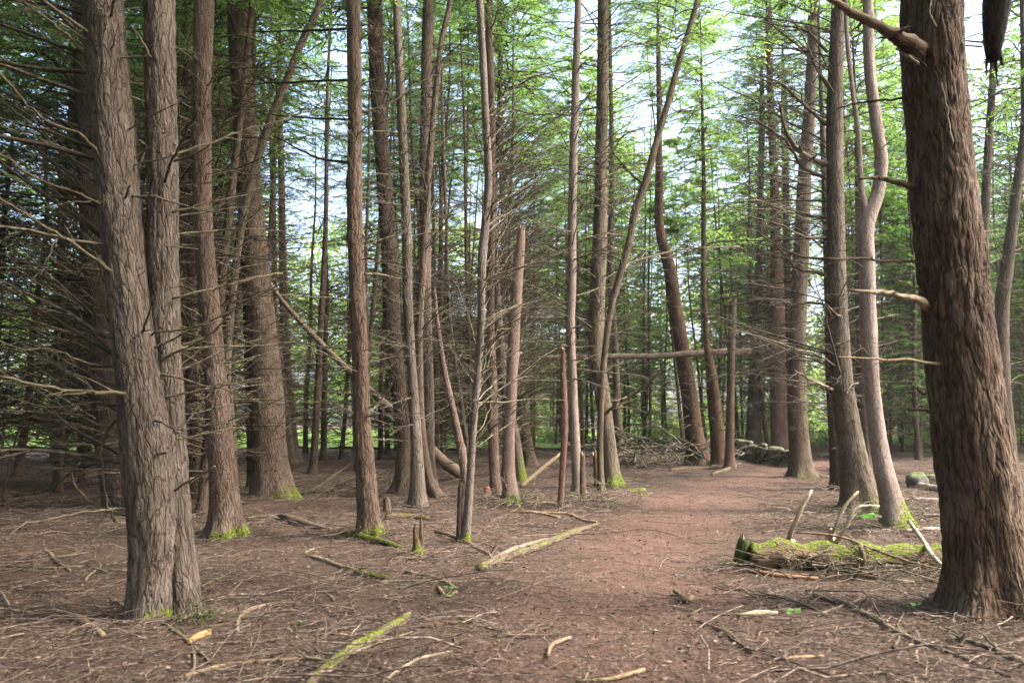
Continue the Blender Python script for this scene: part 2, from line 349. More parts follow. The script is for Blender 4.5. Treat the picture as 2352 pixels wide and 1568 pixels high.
def trunk_sampler(C):
    """C (n,4): x y z r rows ascending"""
    def f(z):
        return np.stack([np.interp(z, C[:, 2], C[:, k]) for k in (0, 1, 3)], -1)
    return f

# ------------------------------------------------------------------ foliage
def leaves(mbx, rs, S, D, nrm, ln, wd, tone, mat=0):
    """rhombic leaf sprigs: base S, direction D, plane normal nrm"""
    W = np.cross(D, nrm); W /= np.linalg.norm(W, axis=1)[:, None] + 1e-9
    ln = ln[:, None]; wd = wd[:, None]
    a = S; b = S + D * ln * .45 + W * wd * .5; c = S + D * ln; d = S + D * ln * .45 - W * wd * .5
    V = np.stack([a, b, c, d], 1); k = len(S)
    mbx.add(V, np.arange(4 * k).reshape(k, 4), tone=np.repeat(tone, 4), mat=mat)
def crown_mesh(seed, H=13., Rm=3.2, nb=110, per=20, nl=8, lsz=.12, live0=.25, base_z=0., flat=False, dens=1.0, droop=.38):
    rs = np.random.default_rng(seed); mbx = MB()
    zz = np.sort(rs.uniform(0, 1, nb) ** .9); az = np.arange(nb) * 2.4 + rs.normal(size=nb) * .5
    prof = np.where(zz < .25, .55 + 1.8 * zz, 1.0 * (1 - (zz - .25) / .75) ** .8 + .06) * rs.uniform(.55, 1.15, nb)
    if flat: prof = rs.uniform(.3, 1.15, nb) * (.75 + .35 * np.sin(zz * 9 + seed))
    L = Rm * prof; el = .15 + .45 * zz + rs.normal(size=nb) * .12
    D = np.stack([np.cos(az) * np.cos(el), np.sin(az) * np.cos(el), np.sin(el)], 1)
    S = np.stack([0 * zz, 0 * zz, base_z + zz * H], 1)
    P, Rr = grow(rs, S, D, L, .012 + .011 * L / Rm * 1.6, 8, .05, droop, .07)
    mbx.tubes(P, Rr, 4, .25, mat=1, cap=False)
    P2, R2, l2 = kids(rs, P, Rr, L, per, ang=(.6, 1.15), frac=(.22, .48), t0=live0, flat=.18, n=5, wob=.05)
    mbx.tubes(P2, np.maximum(R2 * .6, .003), 3, .3, mat=1, cap=False)
    K = len(P2); bt = np.repeat(rs.uniform(0, 1, nb), per)  # clump tone per branch
    keep = rs.uniform(0, 1, K) < dens * (.65 + .35 * np.repeat(rs.uniform(0, 1, nb), per))
    P2 = P2[keep]; l2 = l2[keep]; bt = bt[keep]; K = len(P2)
    t = np.tile(np.linspace(.12, 1, nl), K); k = np.repeat(np.arange(K), nl); f = t * 4; i = np.minimum(f.astype(int), 3); u = (f - i)[:, None]
    Sx = P2[k, i] * (1 - u) + P2[k, i + 1] * u; T = P2[k, i + 1] - P2[k, i]; T /= np.linalg.norm(T, axis=1)[:, None] + 1e-9
    up = np.array([0, 0, 1.]) + rs.normal(size=(len(k), 3)) * .35; up /= np.linalg.norm(up, axis=1)[:, None]
    sd = np.cross(T, up); sg = np.where(np.arange(len(k)) % 2 == 0, 1, -1)[:, None]
    Dl = T * .65 + sd * sg * .75; Dl[:, 2] -= .12; Dl /= np.linalg.norm(Dl, axis=1)[:, None] + 1e-9
    ls = lsz * rs.uniform(.6, 1.3, len(k)) * (1.15 - .45 * t)
    leaves(mbx, rs, Sx, Dl, up, ls, ls * rs.uniform(.28, .42, len(k)), np.clip(bt[k] * .7 + rs.uniform(0, .4, len(k)), 0, 1))
    o = mbx.build('crown', [M['leaf'], M['twig']], smooth=False); return o.data, o
crowns = []
for i, kw in enumerate([dict(H=12, Rm=3.3), dict(H=13, Rm=2.8, nb=100), dict(H=10, Rm=3.6, nb=95), dict(H=14, Rm=2.4, nb=120), dict(H=11, Rm=3.0, nb=100)]):
    d, o = crown_mesh(100 + i, **kw); bpy.data.objects.remove(o); crowns.append(d)
young = []     # slender hemlocks with foliage low down
for i, kw in enumerate([dict(H=15, Rm=2.0, nb=125, per=17, nl=7, lsz=.13, live0=.3, flat=True), dict(H=17, Rm=2.4, nb=135, per=17, nl=7, lsz=.14, live0=.3, flat=True), dict(H=14, Rm=2.1, nb=110, per=16, nl=7, lsz=.12, live0=.3, flat=True)]):
    d, o = crown_mesh(200 + i, **kw); bpy.data.objects.remove(o); young.append(d)
lush = []      # broad leafy crowns of the light-filled side
for i, kw in enumerate([dict(H=13, Rm=4.2, nb=85, per=30, nl=9, lsz=.17, live0=.2, flat=True, droop=.3), dict(H=14, Rm=3.6, nb=90, per=30, nl=9, lsz=.16, live0=.2, flat=True, droop=.45)]):
    d, o = crown_mesh(260 + i, **kw); bpy.data.objects.remove(o); lush.append(d)
# dead lower branches, shared by background trees
def dead_mesh(seed, H=9., nb=80, Lm=1.3, kper=5, k2=2, tone=.35, z0=1.2):
    rs = np.random.default_rng(seed); mbx = MB(); z = rs.uniform(z0, H, nb); az = rs.uniform(0, 6.28, nb); el = rs.normal(.25, .3, nb)
    D = np.stack([np.cos(az) * np.cos(el), np.sin(az) * np.cos(el), np.sin(el)], 1); S = np.stack([D[:, 0] * .04, D[:, 1] * .04, z], 1)
    L = Lm * rs.uniform(.35, 1.3, nb); dead_set(mbx, rs, S, D, L, .005 + .006 * L, kper, k2, tone=tone, rmin=.0035, droop=.10, wob=.04)
    o = mbx.build('twigs', M['twig']); d = o.data; bpy.data.objects.remove(o); return d
deads = [dead_mesh(300 + i, H=8 + i, nb=75 + 10 * i, Lm=1.15 + .15 * i) for i in range(5)]
deadthick = [dead_mesh(330 + i, H=8, nb=150, Lm=1.9, kper=6, k2=3, tone=.3, z0=.5) for i in range(3)]
def trunk_mesh(seed, H=16., r=.1, z0=-.1):
    rs = np.random.default_rng(seed); n = 26; z = np.concatenate([[z0, 0, .12, .3], np.linspace(.6, H, n)]); ph = rs.uniform(0, 6, 4)
    P = np.stack([.10 * np.sin(z * .35 + ph[0]) + .05 * np.sin(z * .9 + ph[1]), .10 * np.sin(z * .3 + ph[2]), z], 1); P[:, :2] -= P[1, :2]
    Rr = r * (1 - .82 * np.clip(z / H, 0, 1)) * (1 + .55 * np.exp(-np.clip(z, 0, 9) / .15)); mbx = MB(); mbx.tubes(P, Rr, 10, .5, moss=0)
    o = mbx.build('trunk', M['bark']); d = o.data; bpy.data.objects.remove(o); return d
trunks = [trunk_mesh(400 + i) for i in range(6)]
def linkc(name, data, parent, loc=(0, 0, 0), rz=0, s=(1, 1, 1), color=(1, 1, 1, 1), kind=None, tilt=(0, 0)):
    o = bpy.data.objects.new(name, data); col.objects.link(o); o.parent = parent; o.location = loc; o.rotation_euler = (tilt[0], tilt[1], rz); o.scale = s; o.color = color
    if kind: o['kind'] = kind
    return o

# ------------------------------------------------------------------ traced trees
def make_trunk(rs, C, sides=20, seg=.12, flare=.5, lobes=4, bumps=.03, relief=0.0, moss=None, knots=0, jag=False):
    """C rows x y z r from the ground upward (world). returns MB, sampled centre line"""
    n = max(8, int((C[-1, 2] - C[0, 2]) / seg)); S = interp(C, n); S[:, 3] = np.maximum(S[:, 3], .004)
    z0 = C[0, 2]; low = S[0].copy(); low[2] -= .12; S = np.vstack([low, S]); n += 1
    h = S[:, 2] - z0
    th = np.arange(sides) / sides * 2 * math.pi; T = np.gradient(S[:, :3], axis=0); T /= np.linalg.norm(T, axis=1)[:, None]
    U = np.cross(T, np.array([0, 1., 0])); U /= np.linalg.norm(U, axis=1)[:, None]; V = np.cross(U, T)
    V = -V; U = U
    cu, sv = np.cos(th), np.sin(th); rr = S[:, 3][:, None] * np.ones(sides)[None]
    ph = rs.uniform(0, 6.28, 3); fl = np.exp(-np.clip(h, 0, 99) / (.10 + S[1, 3] * .55))[:, None]
    lob = 1 + .35 * np.cos(lobes * th + ph[0])[None] + .25 * np.cos((lobes + 3) * th + ph[1])[None]
    rr = rr * (1 + flare * fl * np.clip(lob, .15, 2))
    so_ = rs.uniform(0, 50); A, B = np.cos(th)[None] * 1.0, np.sin(th)[None] * 1.0; r0 = S[:, 3][:, None]
    rr = rr * (1 + bumps * 1.6 * pn(A * 1.2 + so_, B * 1.2, h[:, None] * 1.1) + bumps * pn(A * 3 + so_, B * 3, h[:, None] * 3.5))
    for _ in range(knots if h[-1] > 1.2 else 0):
        kz = rs.uniform(.4, h[-1] * .9); ka = rs.uniform(0, 6.28); dz = (h[:, None] - kz) / .06; da = np.angle(np.exp(1j * (th[None] - ka))) * r0 / .05
        rr = rr + .018 * np.exp(-dz ** 2 - da ** 2)
    fur = np.zeros_like(rr); co = np.stack([r0 * A + so_ * 0, r0 * B, np.broadcast_to(h[:, None], rr.shape)], -1) + so_
    if relief:
        X, Y, Z = co[..., 0], co[..., 1], co[..., 2]
        wx = .035 * pn(X * 5, Y * 5, Z * 2.5); wy = .035 * pn(X * 5 + 8, Y * 5, Z * 2.5 + 3)
        n1 = np.abs(pn((X + wx) * 17, (Y + wy) * 17, Z * 2.6)); n2 = np.abs(pn((X + wx) * 30 + 5, (Y + wy) * 30, Z * 5 + 7))
        f1 = np.exp(-(n1 / .09) ** 2); f2 = np.exp(-(n2 / .10) ** 2) * .45
        cr = np.exp(-(pn(X * 7, Y * 7, Z * 14) / .05) ** 2) * .35
        fur = np.clip(np.maximum(np.maximum(f1, f2), cr), 0, 1); rr = rr - relief * fur + relief * .5 * pn(X * 18, Y * 18, Z * 9); fur = fur * .55
    if jag:
        jz = rs.uniform(0, .34, sides) * 1.0; jz = jz * (.4 + .6 * (rs.uniform(0, 1, sides) > .5))
    X = S[:, None, :3] + rr[..., None] * (U[:, None] * cu[None, :, None] + V[:, None] * sv[None, :, None])
    if jag: X[-1, :, 2] -= jz; X[-2, :, 2] -= jz * .5
    ms = np.zeros_like(rr)
    if moss:
        top, (mx, my), amt = moss
        d = np.clip(.5 + .5 * ((U[:, None, 0] * cu + V[:, None, 0] * sv) * mx + (U[:, None, 1] * cu + V[:, None, 1] * sv) * my), 0, 1)
        ms = amt * np.exp(-h[:, None] / top) * (.25 + .85 * d) + .0
    mbx = MB(); ix = np.arange(n * sides).reshape(n, sides); a, b = ix[:-1], ix[1:]
    q = np.stack([a, np.roll(a, -1, 1), np.roll(b, -1, 1), b], -1).reshape(-1, 4)
    mbx.add(X, q, None, .5, co, 0, ms.ravel(), fur.ravel())
    c = X[-1].mean(0) + (np.array([0, 0, -.06]) if jag else np.array([0, 0, .01])); m = len(mbx.v[0])
    ring = ix[-1]; mbx.add(np.vstack([X[-1], c]), None, np.stack([np.arange(sides), np.roll(np.arange(sides), -1), np.full(sides, sides)], -1), .5, None, 1 if jag else 0)
    return mbx, S
def px_line(pts, D, top=None, tilt=0.0):
    """pts (px,py,w) from the base up at distance D -> x y z r rows; extended straight to height top"""
    out = []
    for (px, py, w_) in pts:
        p = at(px, py, D); dist = p[1] / math.cos(0)
        out.append([p[0], p[1] + tilt * max(0, p[2]), p[2], w_ / 2 / F * D * 1.0])
    C = np.array(out)
    if top and C[-1, 2] < top:
        d = (C[-1, :2] - C[-2, :2]) / (C[-1, 2] - C[-2, 2]) * .5; z = C[-1, 2]; r = C[-1, 3]
        for k in (1, 2, 3):
            zz = z + (top - z) * k / 3; C = np.vstack([C, [C[-1, 0] + d[0] * (top - z) / 3 * .6 ** k, C[-1, 1], zz, max(.02, r * (1 - .8 * k / 3))]])
    return C
TREES = {}
def moss_tufts(rs, root, c, r, ang, spread, n, hgt, size=.035):
    mbx = MB(); a = ang + rs.normal(size=n) * spread; h = rs.exponential(hgt, n); rr = r * (1.05 + .5 * np.exp(-h / .12)) + rs.uniform(-.01, .05, n) * np.exp(-h / .1)
    S = np.stack([c[0] + np.cos(a) * rr, c[1] + np.sin(a) * rr, c[2] + h * .9 - .01], 1)
    D = np.stack([np.cos(a), np.sin(a), np.full(n, .9)], 1) + rs.normal(size=(n, 3)) * .6; D /= np.linalg.norm(D, axis=1)[:, None]
    ln = size * rs.uniform(.5, 1.4, n); leaves(mbx, rs, S, D, rs.normal(size=(n, 3)), ln, ln * .55, rs.uniform(0, 1, n))
    o = mbx.build('moss', M['moss'], root, smooth=False); reroot(o, tuple(root.location)); o['kind'] = 'stuff'; return o
def tree(key, label, pts, D=None, top=18., name='hemlock_tree', mat_='bark', color=(1, 1, 1), crown=None, crown_z=8.5, crown_s=1.0,
         dead=None, moss=None, tuft=None, group=None, sides=20, seg=.12, relief=0., flare=.5, extra_px=None, jag=False, knots=4, bumps=.03, cat='tree', tilt=0., zoff=0., dcolor=None):
    rs = np.random.default_rng(abs(hash(key)) % 1 + sum(ord(ch) * (i + 3) for i, ch in enumerate(key)))
    if D is None: D = ground(pts[0][0], pts[0][1])[1]
    C = px_line(pts, D, top, tilt); gz = float(height(C[0, 0], C[0, 1])); C[0, 2] = gz + zoff
    root = empty(name, (C[0, 0], C[0, 1], gz)); tag(root, label, cat, group); loc = (C[0, 0], C[0, 1], gz)
    mbx, S = make_trunk(rs, C, sides, seg, flare, 4, bumps, relief, moss, knots, jag)
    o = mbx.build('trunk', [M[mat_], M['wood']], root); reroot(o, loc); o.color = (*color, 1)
    TREES[key] = dict(root=root, C=C, D=D, loc=loc, rs=rs)
    for e in (extra_px or []):
        Ce = px_line(e, D + (.1 if key == 'T1' else 0), top, tilt); mb2, _ = make_trunk(rs, Ce, sides, seg, 0, 4, bumps, relief, None, 2); o2 = mb2.build('trunk', [M[mat_], M['wood']], root); reroot(o2, loc); o2.color = (*color, 1)
    if dead:
        # dead = (z0, z1, count, length, elevation, azimuth centre or None, azimuth spread, tone)
        mbx = MB(); f = trunk_sampler(C)
        for (z0, z1, cnt, Lm, elev, azc, azs, tn, kp) in dead:
            cnt = int(cnt * 1.6); Lm *= 1.15; tn += .12
            z = rs.uniform(z0, z1, cnt); az = rs.uniform(0, 6.28, cnt) if azc is None else rs.normal(azc, azs, cnt); el = rs.normal(elev, .22, cnt)
            Dd = np.stack([np.cos(az) * np.cos(el), np.sin(az) * np.cos(el), np.sin(el)], 1); s = f(z); Sx = np.stack([s[:, 0], s[:, 1], z], 1) + Dd * s[:, 2:3] * .8
            L = Lm * rs.uniform(.3, 1.25, cnt); dead_set(mbx, rs, Sx, Dd, L, .0045 + .006 * L, kp, 2 if kp else 0, tone=tn, droop=.08, wob=.035, rmin=.0025 + .00008 * D)
        o = mbx.build('twigs', M['twig'], root); reroot(o, loc); o['kind'] = 'stuff'
        if dcolor: o.color = (*dcolor, 1)
    if tuft:
        for (ang, spread, n, hgt) in tuft:
            cc = loc if key != 'T1' else (at(418, 1425, D)[0], D, gz)
            moss_tufts(rs, root, cc, C[0, 3] * (.8 if key == 'T1' else 1), ang, spread, int(n * .45), hgt * 1.3, .026)
    if crown is not None:
        f = trunk_sampler(C)(np.array([crown_z]))[0]; s = crown_s
        linkc('crown', lush[0] if crown == 5 else crowns[crown % 5], root, (f[0] - loc[0], f[1] - loc[1], crown_z - gz), rs.uniform(0, 6), (s, s, s * 1.0))  # the lush choice is an out-of-frame crown, thickened to shade the left foreground
    return root
LITN = (.8, -.6)
tree('T1', 'thick twin-trunked hemlock with furrowed grey bark in the left foreground, its base split in two',
     [(342, 1418, 100), (350, 1300, 100), (350, 1150, 112), (338, 1000, 116), (313, 800, 100), (287, 600, 96), (270, 400, 95), (253, 200, 94), (238, 0, 88)], 6.45, 15,
     mat_='bark_big', relief=.008, sides=120, seg=.022, flare=.16, moss=(.16, (.9, -.3), .75), crown=5, crown_z=6.5, knots=10, dead=[(1.0, 6.5, 22, 1.9, .4, 3.1, .6, .0, 6), (1.2, 6, 22, .9, .2, 0.2, .8, .5, 2)],
     extra_px=[[(424, 1425, 80), (413, 1300, 72), (400, 1150, 68), (391, 1000, 68), (381, 800, 68), (375, 600, 68), (374, 400, 70), (370, 200, 70), (366, 0, 72)]], bumps=.05,
     tuft=[(-.5, .6, 500, .05)])
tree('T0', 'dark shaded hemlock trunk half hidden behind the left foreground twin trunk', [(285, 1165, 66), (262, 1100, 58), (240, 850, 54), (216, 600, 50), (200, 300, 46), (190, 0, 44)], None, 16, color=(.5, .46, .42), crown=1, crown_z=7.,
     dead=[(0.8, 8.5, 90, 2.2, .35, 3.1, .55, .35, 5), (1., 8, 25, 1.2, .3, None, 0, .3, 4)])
tree('T3', 'slim pale trunk seen between the twin trunk and the next tree on its right', [(472, 1116, 30), (455, 1000, 26), (443, 760, 24), (431, 500, 20), (428, 250, 20), (428, 0, 20)], None, 15, crown=3, crown_z=9,
     dead=[(1, 9, 70, 1.3, .2, None, 0, .6, 4)], color=(1.05, 1.05, .95))
tree('T4', 'reddish grey hemlock with moss at its foot, first trunk right of the twin-trunked one', [(520, 1225, 66), (510, 1064, 60), (498, 908, 51), (486, 752, 47), (466, 500, 43), (464, 255, 43), (469, 0, 46)], None, 16, mat_='bark_big',
     relief=.007, sides=72, seg=.035, moss=(.13, (.9, -.4), .9), tuft=[(-.7, .5, 180, .05)], crown=2, crown_z=9, dead=[(1.3, 7, 26, .8, .1, -.3, 1.2, .6, 2)], color=(1.12, 1.0, .95), knots=8)
tree('T5', 'stout hemlock on a small mound, left of centre, its foot tinged with moss', [(630, 1152, 84), (620, 1064, 80), (612, 908, 76), (600, 765, 70), (578, 510, 60), (560, 255, 52), (546, 0, 50)], None, 18, mat_='bark_big',
     relief=.008, sides=80, seg=.045, moss=(.35, (1, -.2), .8), tuft=[(-.4, .5, 300, .10)], crown=4, crown_z=9.5, dead=[(1.2, 9, 45, 1.0, .1, None, 0, .55, 3)], color=(1.05, .98, .9), knots=8)
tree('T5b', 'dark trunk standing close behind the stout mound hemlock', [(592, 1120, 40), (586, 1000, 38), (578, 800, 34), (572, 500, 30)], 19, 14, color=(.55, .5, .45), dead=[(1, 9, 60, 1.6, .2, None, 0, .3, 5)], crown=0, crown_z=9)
tree('T5c', 'thin crooked grey stem rising in an S bend across the stout mound hemlock', [(538, 1130, 22), (532, 1000, 21), (521, 850, 20), (525, 765, 20), (535, 663, 19), (546, 576, 18), (561, 485, 18), (595, 357, 18), (625, 265, 18), (651, 204, 17), (691, 102, 17), (737, 0, 16)], TREES['T5']['D'] - .75, 12,
     dead=[(1, 8, 26, 1.1, .4, None, 0, .6, 4)], color=(.95, .95, .85), name='sapling')
tree('T6', 'slender straight trunk just right of the stout mound hemlock', [(674, 1062, 30), (661, 900, 25), (652, 700, 19), (646, 400, 15), (638, 0, 12)], None, 16, dead=[(1, 10, 90, 1.5, .2, None, 0, .4, 5)], crown=1, crown_z=10, color=(.85, .8, .75))
tree('T6b', 'thin leaning stem touching the right side of the stout mound hemlock', [(668, 1055, 22), (650, 900, 20), (636, 780, 16), (628, 500, 12), (620, 150, 10)], 29, 14, dead=[(1, 10, 60, 1.5, .3, None, 0, .4, 5)], color=(.9, .85, .75), name='sapling')
tree('T7', 'tall straight reddish hemlock alone left of centre with a mossy foot', [(850, 1217, 50), (842, 1116, 46), (832, 960, 38), (824, 752, 37), (815, 510, 37), (815, 255, 34), (812, 0, 33)], None, 16, mat_='bark_big', relief=.006, sides=64, seg=.035,
     moss=(.18, (.6, -.8), .95), tuft=[(-1.1, .8, 260, .05)], crown=0, crown_z=9, dead=[(1.3, 8, 34, .9, .25, None, 0, .5, 3)], color=(1.08, .95, .88), knots=16, bumps=.05)
tree('T8', 'thick leaning hemlock right behind the tall straight reddish one', [(929, 1132, 44), (928, 1012, 35), (917, 908, 35), (902, 765, 40), (896, 612, 39), (882, 408, 36), (868, 204, 36), (860, 0, 35)], None, 18, mat_='bark_big', relief=.006, sides=56, seg=.05,
     crown=2, crown_z=10, dead=[(1.2, 10, 80, 1.4, .25, None, 0, .5, 4)], color=(1.05, .97, .92), flare=.7)
tree('T9', 'slim grey hemlock leftmost in the crowded central clump', [(960, 1157, 36), (958, 1064, 30), (950, 908, 23), (940, 765, 23), (933, 510, 23), (922, 255, 21), (911, 0, 19)], None, 16, crown=3, crown_z=10, dead=[(1.5, 9, 50, 1.1, .25, None, 0, .55, 4)], flare=.4)
tree('T10', 'straight pale-barked hemlock directly behind the curved stem of the central clump', [(994, 1140, 26), (988, 1064, 24), (986, 908, 23), (980, 752, 25), (976, 510, 26), (978, 255, 26), (984, 0, 27)], None, 17, crown=4, crown_z=10.5, dead=[(1.5, 10, 70, 1.2, .25, .3, 1.2, .5, 4)], color=(1.15, 1.08, 1.05))
tree('T11', 'curved stem with a swept foot and darker top leaning right in the central clump', [(1008, 1162, 24), (988, 1106, 22), (975, 1038, 20), (967, 960, 18), (964, 856, 17), (963, 752, 18), (972, 612, 18), (979, 480, 17), (992, 306, 15), (1002, 204, 14), (1013, 102, 13), (1035, 0, 13)], 15.2, 14,
     dead=[(3, 9, 34, 1.2, .45, None, 0, .5, 4)], color=(.95, .88, .82), flare=.7, crown=1, crown_z=11, crown_s=.6)
tree('T12', 'leaning dead snag with a thin broken tip right of the curved stem', [(1070, 1105, 21), (1066, 1074, 20), (1053, 1002, 18), (1037, 924, 15), (1022, 856, 13), (1006, 752, 10), (997, 655, 7)], 16.5, None, name='broken_snag', mat_='bark_red', jag=True, sides=14,
     dead=[(.6, 3.5, 22, .6, .2, None, 0, .5, 2)])
tree('T12b', 'thin slanting stem between the leaning snag and the grey forked stem', [(1078, 1062, 12), (1071, 1012, 11), (1053, 882, 10), (1035, 752, 9), (1025, 500, 8), (1015, 200, 7)], 24, 14, name='sapling', dead=[(1, 9, 70, 1.5, .3, None, 0, .45, 5)])
tree('T13', 'slim grey stem front of the central clump, rising from beside a short dead stub', [(1069, 1243, 20), (1079, 1116, 18), (1089, 960, 17), (1100, 830, 17), (1105, 752, 18), (1107, 620, 19), (1115, 510, 20), (1122, 408, 19), (1117, 306, 17), (1110, 153, 17), (1102, 0, 16)], None, 13, mat_='bark_pale', moss=(.12, (.5, -.8), 1.2),
     dead=[(1.2, 5.8, 46, 1.1, .6, .2, 1.0, .6, 3)], color=(.58, .55, .52), tuft=[(-1.2, .7, 60, .08)], flare=.25, crown=2, crown_z=8, crown_s=.55, bumps=.07, knots=10)
tree('T13s', 'short dead stub beside the foot of the slim grey stem', [(1055, 1243, 15), (1056, 1190, 13), (1057, 1140, 12), (1058, 1096, 11)], None, None, name='dead_stub', color=(.7, .62, .56), jag=True, sides=12, cat='stump', flare=.2, seg=.05)
tree('T14', 'reddish trunk between the grey stem and the tall broken snag', [(1139, 1138, 24), (1133, 1012, 24), (1131, 908, 24), (1127, 765, 19), (1129, 510, 17), (1129, 255, 16), (1121, 0, 14)], None, 15, dead=[(1.6, 9, 60, 1.2, .35, 0.1, 1.1, .55, 4)], color=(1.15, 1.0, .92), crown=3, crown_z=10, crown_s=.8)
tree('T15', 'tall pinkish broken snag with splintered top and bright mossy foot in the centre', [(1173, 1150, 36), (1169, 1080, 29), (1169, 1012, 27), (1174, 908, 26), (1179, 800, 27), (1184, 715, 26), (1191, 612, 24), (1196, 555, 21), (1199, 512, 14)], None, None, name='broken_snag', mat_='bark_pale', jag=True, sides=24, seg=.08,
     moss=(.17, (.6, -.8), 1.3), tuft=[(-1.2, .9, 240, .06)], dead=[(1, 5, 12, .7, .4, 0, 1, .6, 1)], color=(.85, .70, .64))
tree('T16', 'leaning trunk with green moss on its side, behind the tall broken snag', [(1196, 1107, 26), (1182, 1000, 23), (1160, 900, 21), (1150, 800, 20), (1143, 700, 18), (1136, 500, 14), (1130, 200, 12)], None, 15, moss=(.9, (1, -.2), 1.0), dead=[(1.5, 9, 60, 2.3, .65, 0, .9, .5, 4)])
tree('T17', 'dark leaning trunk right of the mossy leaning one', [(1218, 1070, 30), (1202, 960, 22), (1190, 850, 17), (1168, 700, 14), (1157, 500, 13), (1150, 250, 12), (1146, 0, 10)], None, 17, dead=[(2, 11, 100, 2.8, .7, 0, .8, .45, 5)], color=(.75, .68, .6), crown=1, crown_z=11)
tree('T18', 'thin red-brown snag with a pointed broken tip, left of the pale straight trunk', [(1287, 1166, 14), (1291, 1090, 14), (1296, 1012, 15), (1294, 900, 15), (1293, 845, 12), (1294, 786, 7)], None, None, name='broken_snag', mat_='bark_red', jag=True, sides=12, color=(.8, .66, .62), seg=.06, flare=.15, bumps=.08)
tree('T19', 'pale straight hemlock right of centre beside a thin red snag', [(1329, 1140, 26), (1321, 1012, 22), (1314, 856, 21), (1310, 752, 21), (1313, 663, 21), (1314, 510, 20), (1319, 306, 19), (1325, 102, 17), (1328, 0, 16)], None, 16, mat_='bark_pale', color=(.85, .78, .72),
     dead=[(2.2, 10, 60, 1.5, .15, None, 0, .4, 4)], crown=0, crown_z=11, crown_s=.7)
tree('T19s', 'short rough stub standing against the right of the pale straight trunk', [(1339, 1148, 15), (1338, 1090, 13), (1338, 1032, 10)], None, None, name='dead_stub', color=(.85, .72, .62), jag=True, sides=12, cat='stump', flare=.2, seg=.05)
tree('T20', 'olive grey hemlock with a bright mossy foot behind the bowed slanting stem', [(1404, 1113, 44), (1397, 1012, 34), (1384, 908, 34), (1370, 804, 35), (1371, 714, 36), (1375, 612, 36), (1379, 510, 32), (1381, 357, 29), (1384, 204, 28), (1385, 0, 25)], None, 20, color=(.88, .88, .76), sides=32,
     moss=(.28, (.6, -.7), 1.2), tuft=[(-.8, .8, 340, .12)], dead=[(2.5, 12, 90, 1.9, .2, None, 0, .35, 5)], crown=2, crown_z=12, crown_s=.9)
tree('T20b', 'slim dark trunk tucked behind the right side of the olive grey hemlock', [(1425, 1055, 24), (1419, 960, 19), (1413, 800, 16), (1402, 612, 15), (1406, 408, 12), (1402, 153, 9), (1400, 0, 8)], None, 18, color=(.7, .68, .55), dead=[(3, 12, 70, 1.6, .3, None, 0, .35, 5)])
tree('T21', 'bowed stem slanting up to the right from the foot of the olive grey hemlock', [(1381, 1128, 16), (1378, 1040, 15), (1380, 940, 15), (1385, 856, 15), (1396, 752, 15), (1408, 688, 15), (1425, 627, 16), (1444, 561, 17), (1459, 485, 19), (1481, 423, 17), (1506, 332, 16), (1532, 245, 15), (1557, 153, 14), (1583, 66, 13), (1601, 0, 12)], 17.5, 12.5,
     color=(.82, .78, .66), dead=[(3, 11, 30, 1.2, .4, None, 0, .4, 5)], name='leaning_tree', crown=4, crown_z=9.5, crown_s=.55)
tree('T21s', 'short dead stub left of the foot of the bowed slanting stem', [(1372, 1130, 13), (1369, 1080, 12), (1366, 1034, 9)], None, None, name='dead_stub', color=(.8, .72, .6), jag=True, sides=12, cat='stump', flare=.2, seg=.05)
tree('T22', 'rusty brown hemlock leaning left over the brush pile', [(1603, 1020, 46), (1583, 908, 37), (1567, 804, 34), (1553, 714, 30), (1537, 612, 29), (1517, 536, 22), (1514, 408, 19), (1514, 300, 13), (1512, 100, 10)], 29, 18, mat_='bark', color=(.62, .47, .36), sides=24,
     dead=[(1.2, 8, 40, 1.4, .1, None, 0, .3, 3)], crown=1, crown_z=13, crown_s=.8)
tree('T23', 'thick brown trunk narrowing upward beside the square-topped snag at the brush pile', [(1653, 1056, 36), (1644, 960, 32), (1633, 856, 25), (1624, 794, 15), (1618, 700, 12), (1616, 400, 10)], 27.5, 16, mat_='bark', color=(.62, .47, .36), sides=20, dead=[(1.2, 9, 50, 1.5, .2, None, 0, .35, 4)], crown=3, crown_z=9, crown_s=.7)
tree('T24', 'square-topped broken snag standing behind the end of the brush pile', [(1675, 1066, 22), (1678, 908, 18), (1681, 752, 18), (1684, 684, 17)], 26.5, None, name='broken_snag', color=(.7, .6, .5), jag=True, sides=14, dead=[(1, 3.5, 14, .7, .1, None, 0, .4, 2)])
tree('T25', 'dark trunk where the hung-up horizontal log ends', [(1728, 1014, 36), (1735, 856, 28), (1742, 700, 19), (1745, 500, 14), (1750, 200, 11)], 38, 20, color=(.6, .55, .5), dead=[(2, 13, 90, 2.2, .1, None, 0, .35, 5)], crown=0, crown_z=13)
tree('T26', 'straight reddish trunk rising behind the stone wall', [(1790, 1042, 40), (1787, 856, 36), (1785, 714, 35), (1783, 612, 27), (1778, 408, 20), (1769, 204, 16), (1765, 0, 13)], 34, 22, color=(.72, .55, .45), dead=[(4, 16, 80, 2.2, .1, 3.1, 1.2, .35, 5)], crown=4, crown_z=12, crown_s=.9)
tree('T26b', 'faint slim trunk between the two thick ones by the right end of the stone wall', [(1812, 1045, 20), (1812, 856, 18), (1806, 500, 15), (1800, 200, 12)], 37, 20, color=(.7, .6, .52), dead=[(4, 16, 60, 2.0, .1, None, 0, .35, 5)], crown=2, crown_z=14)
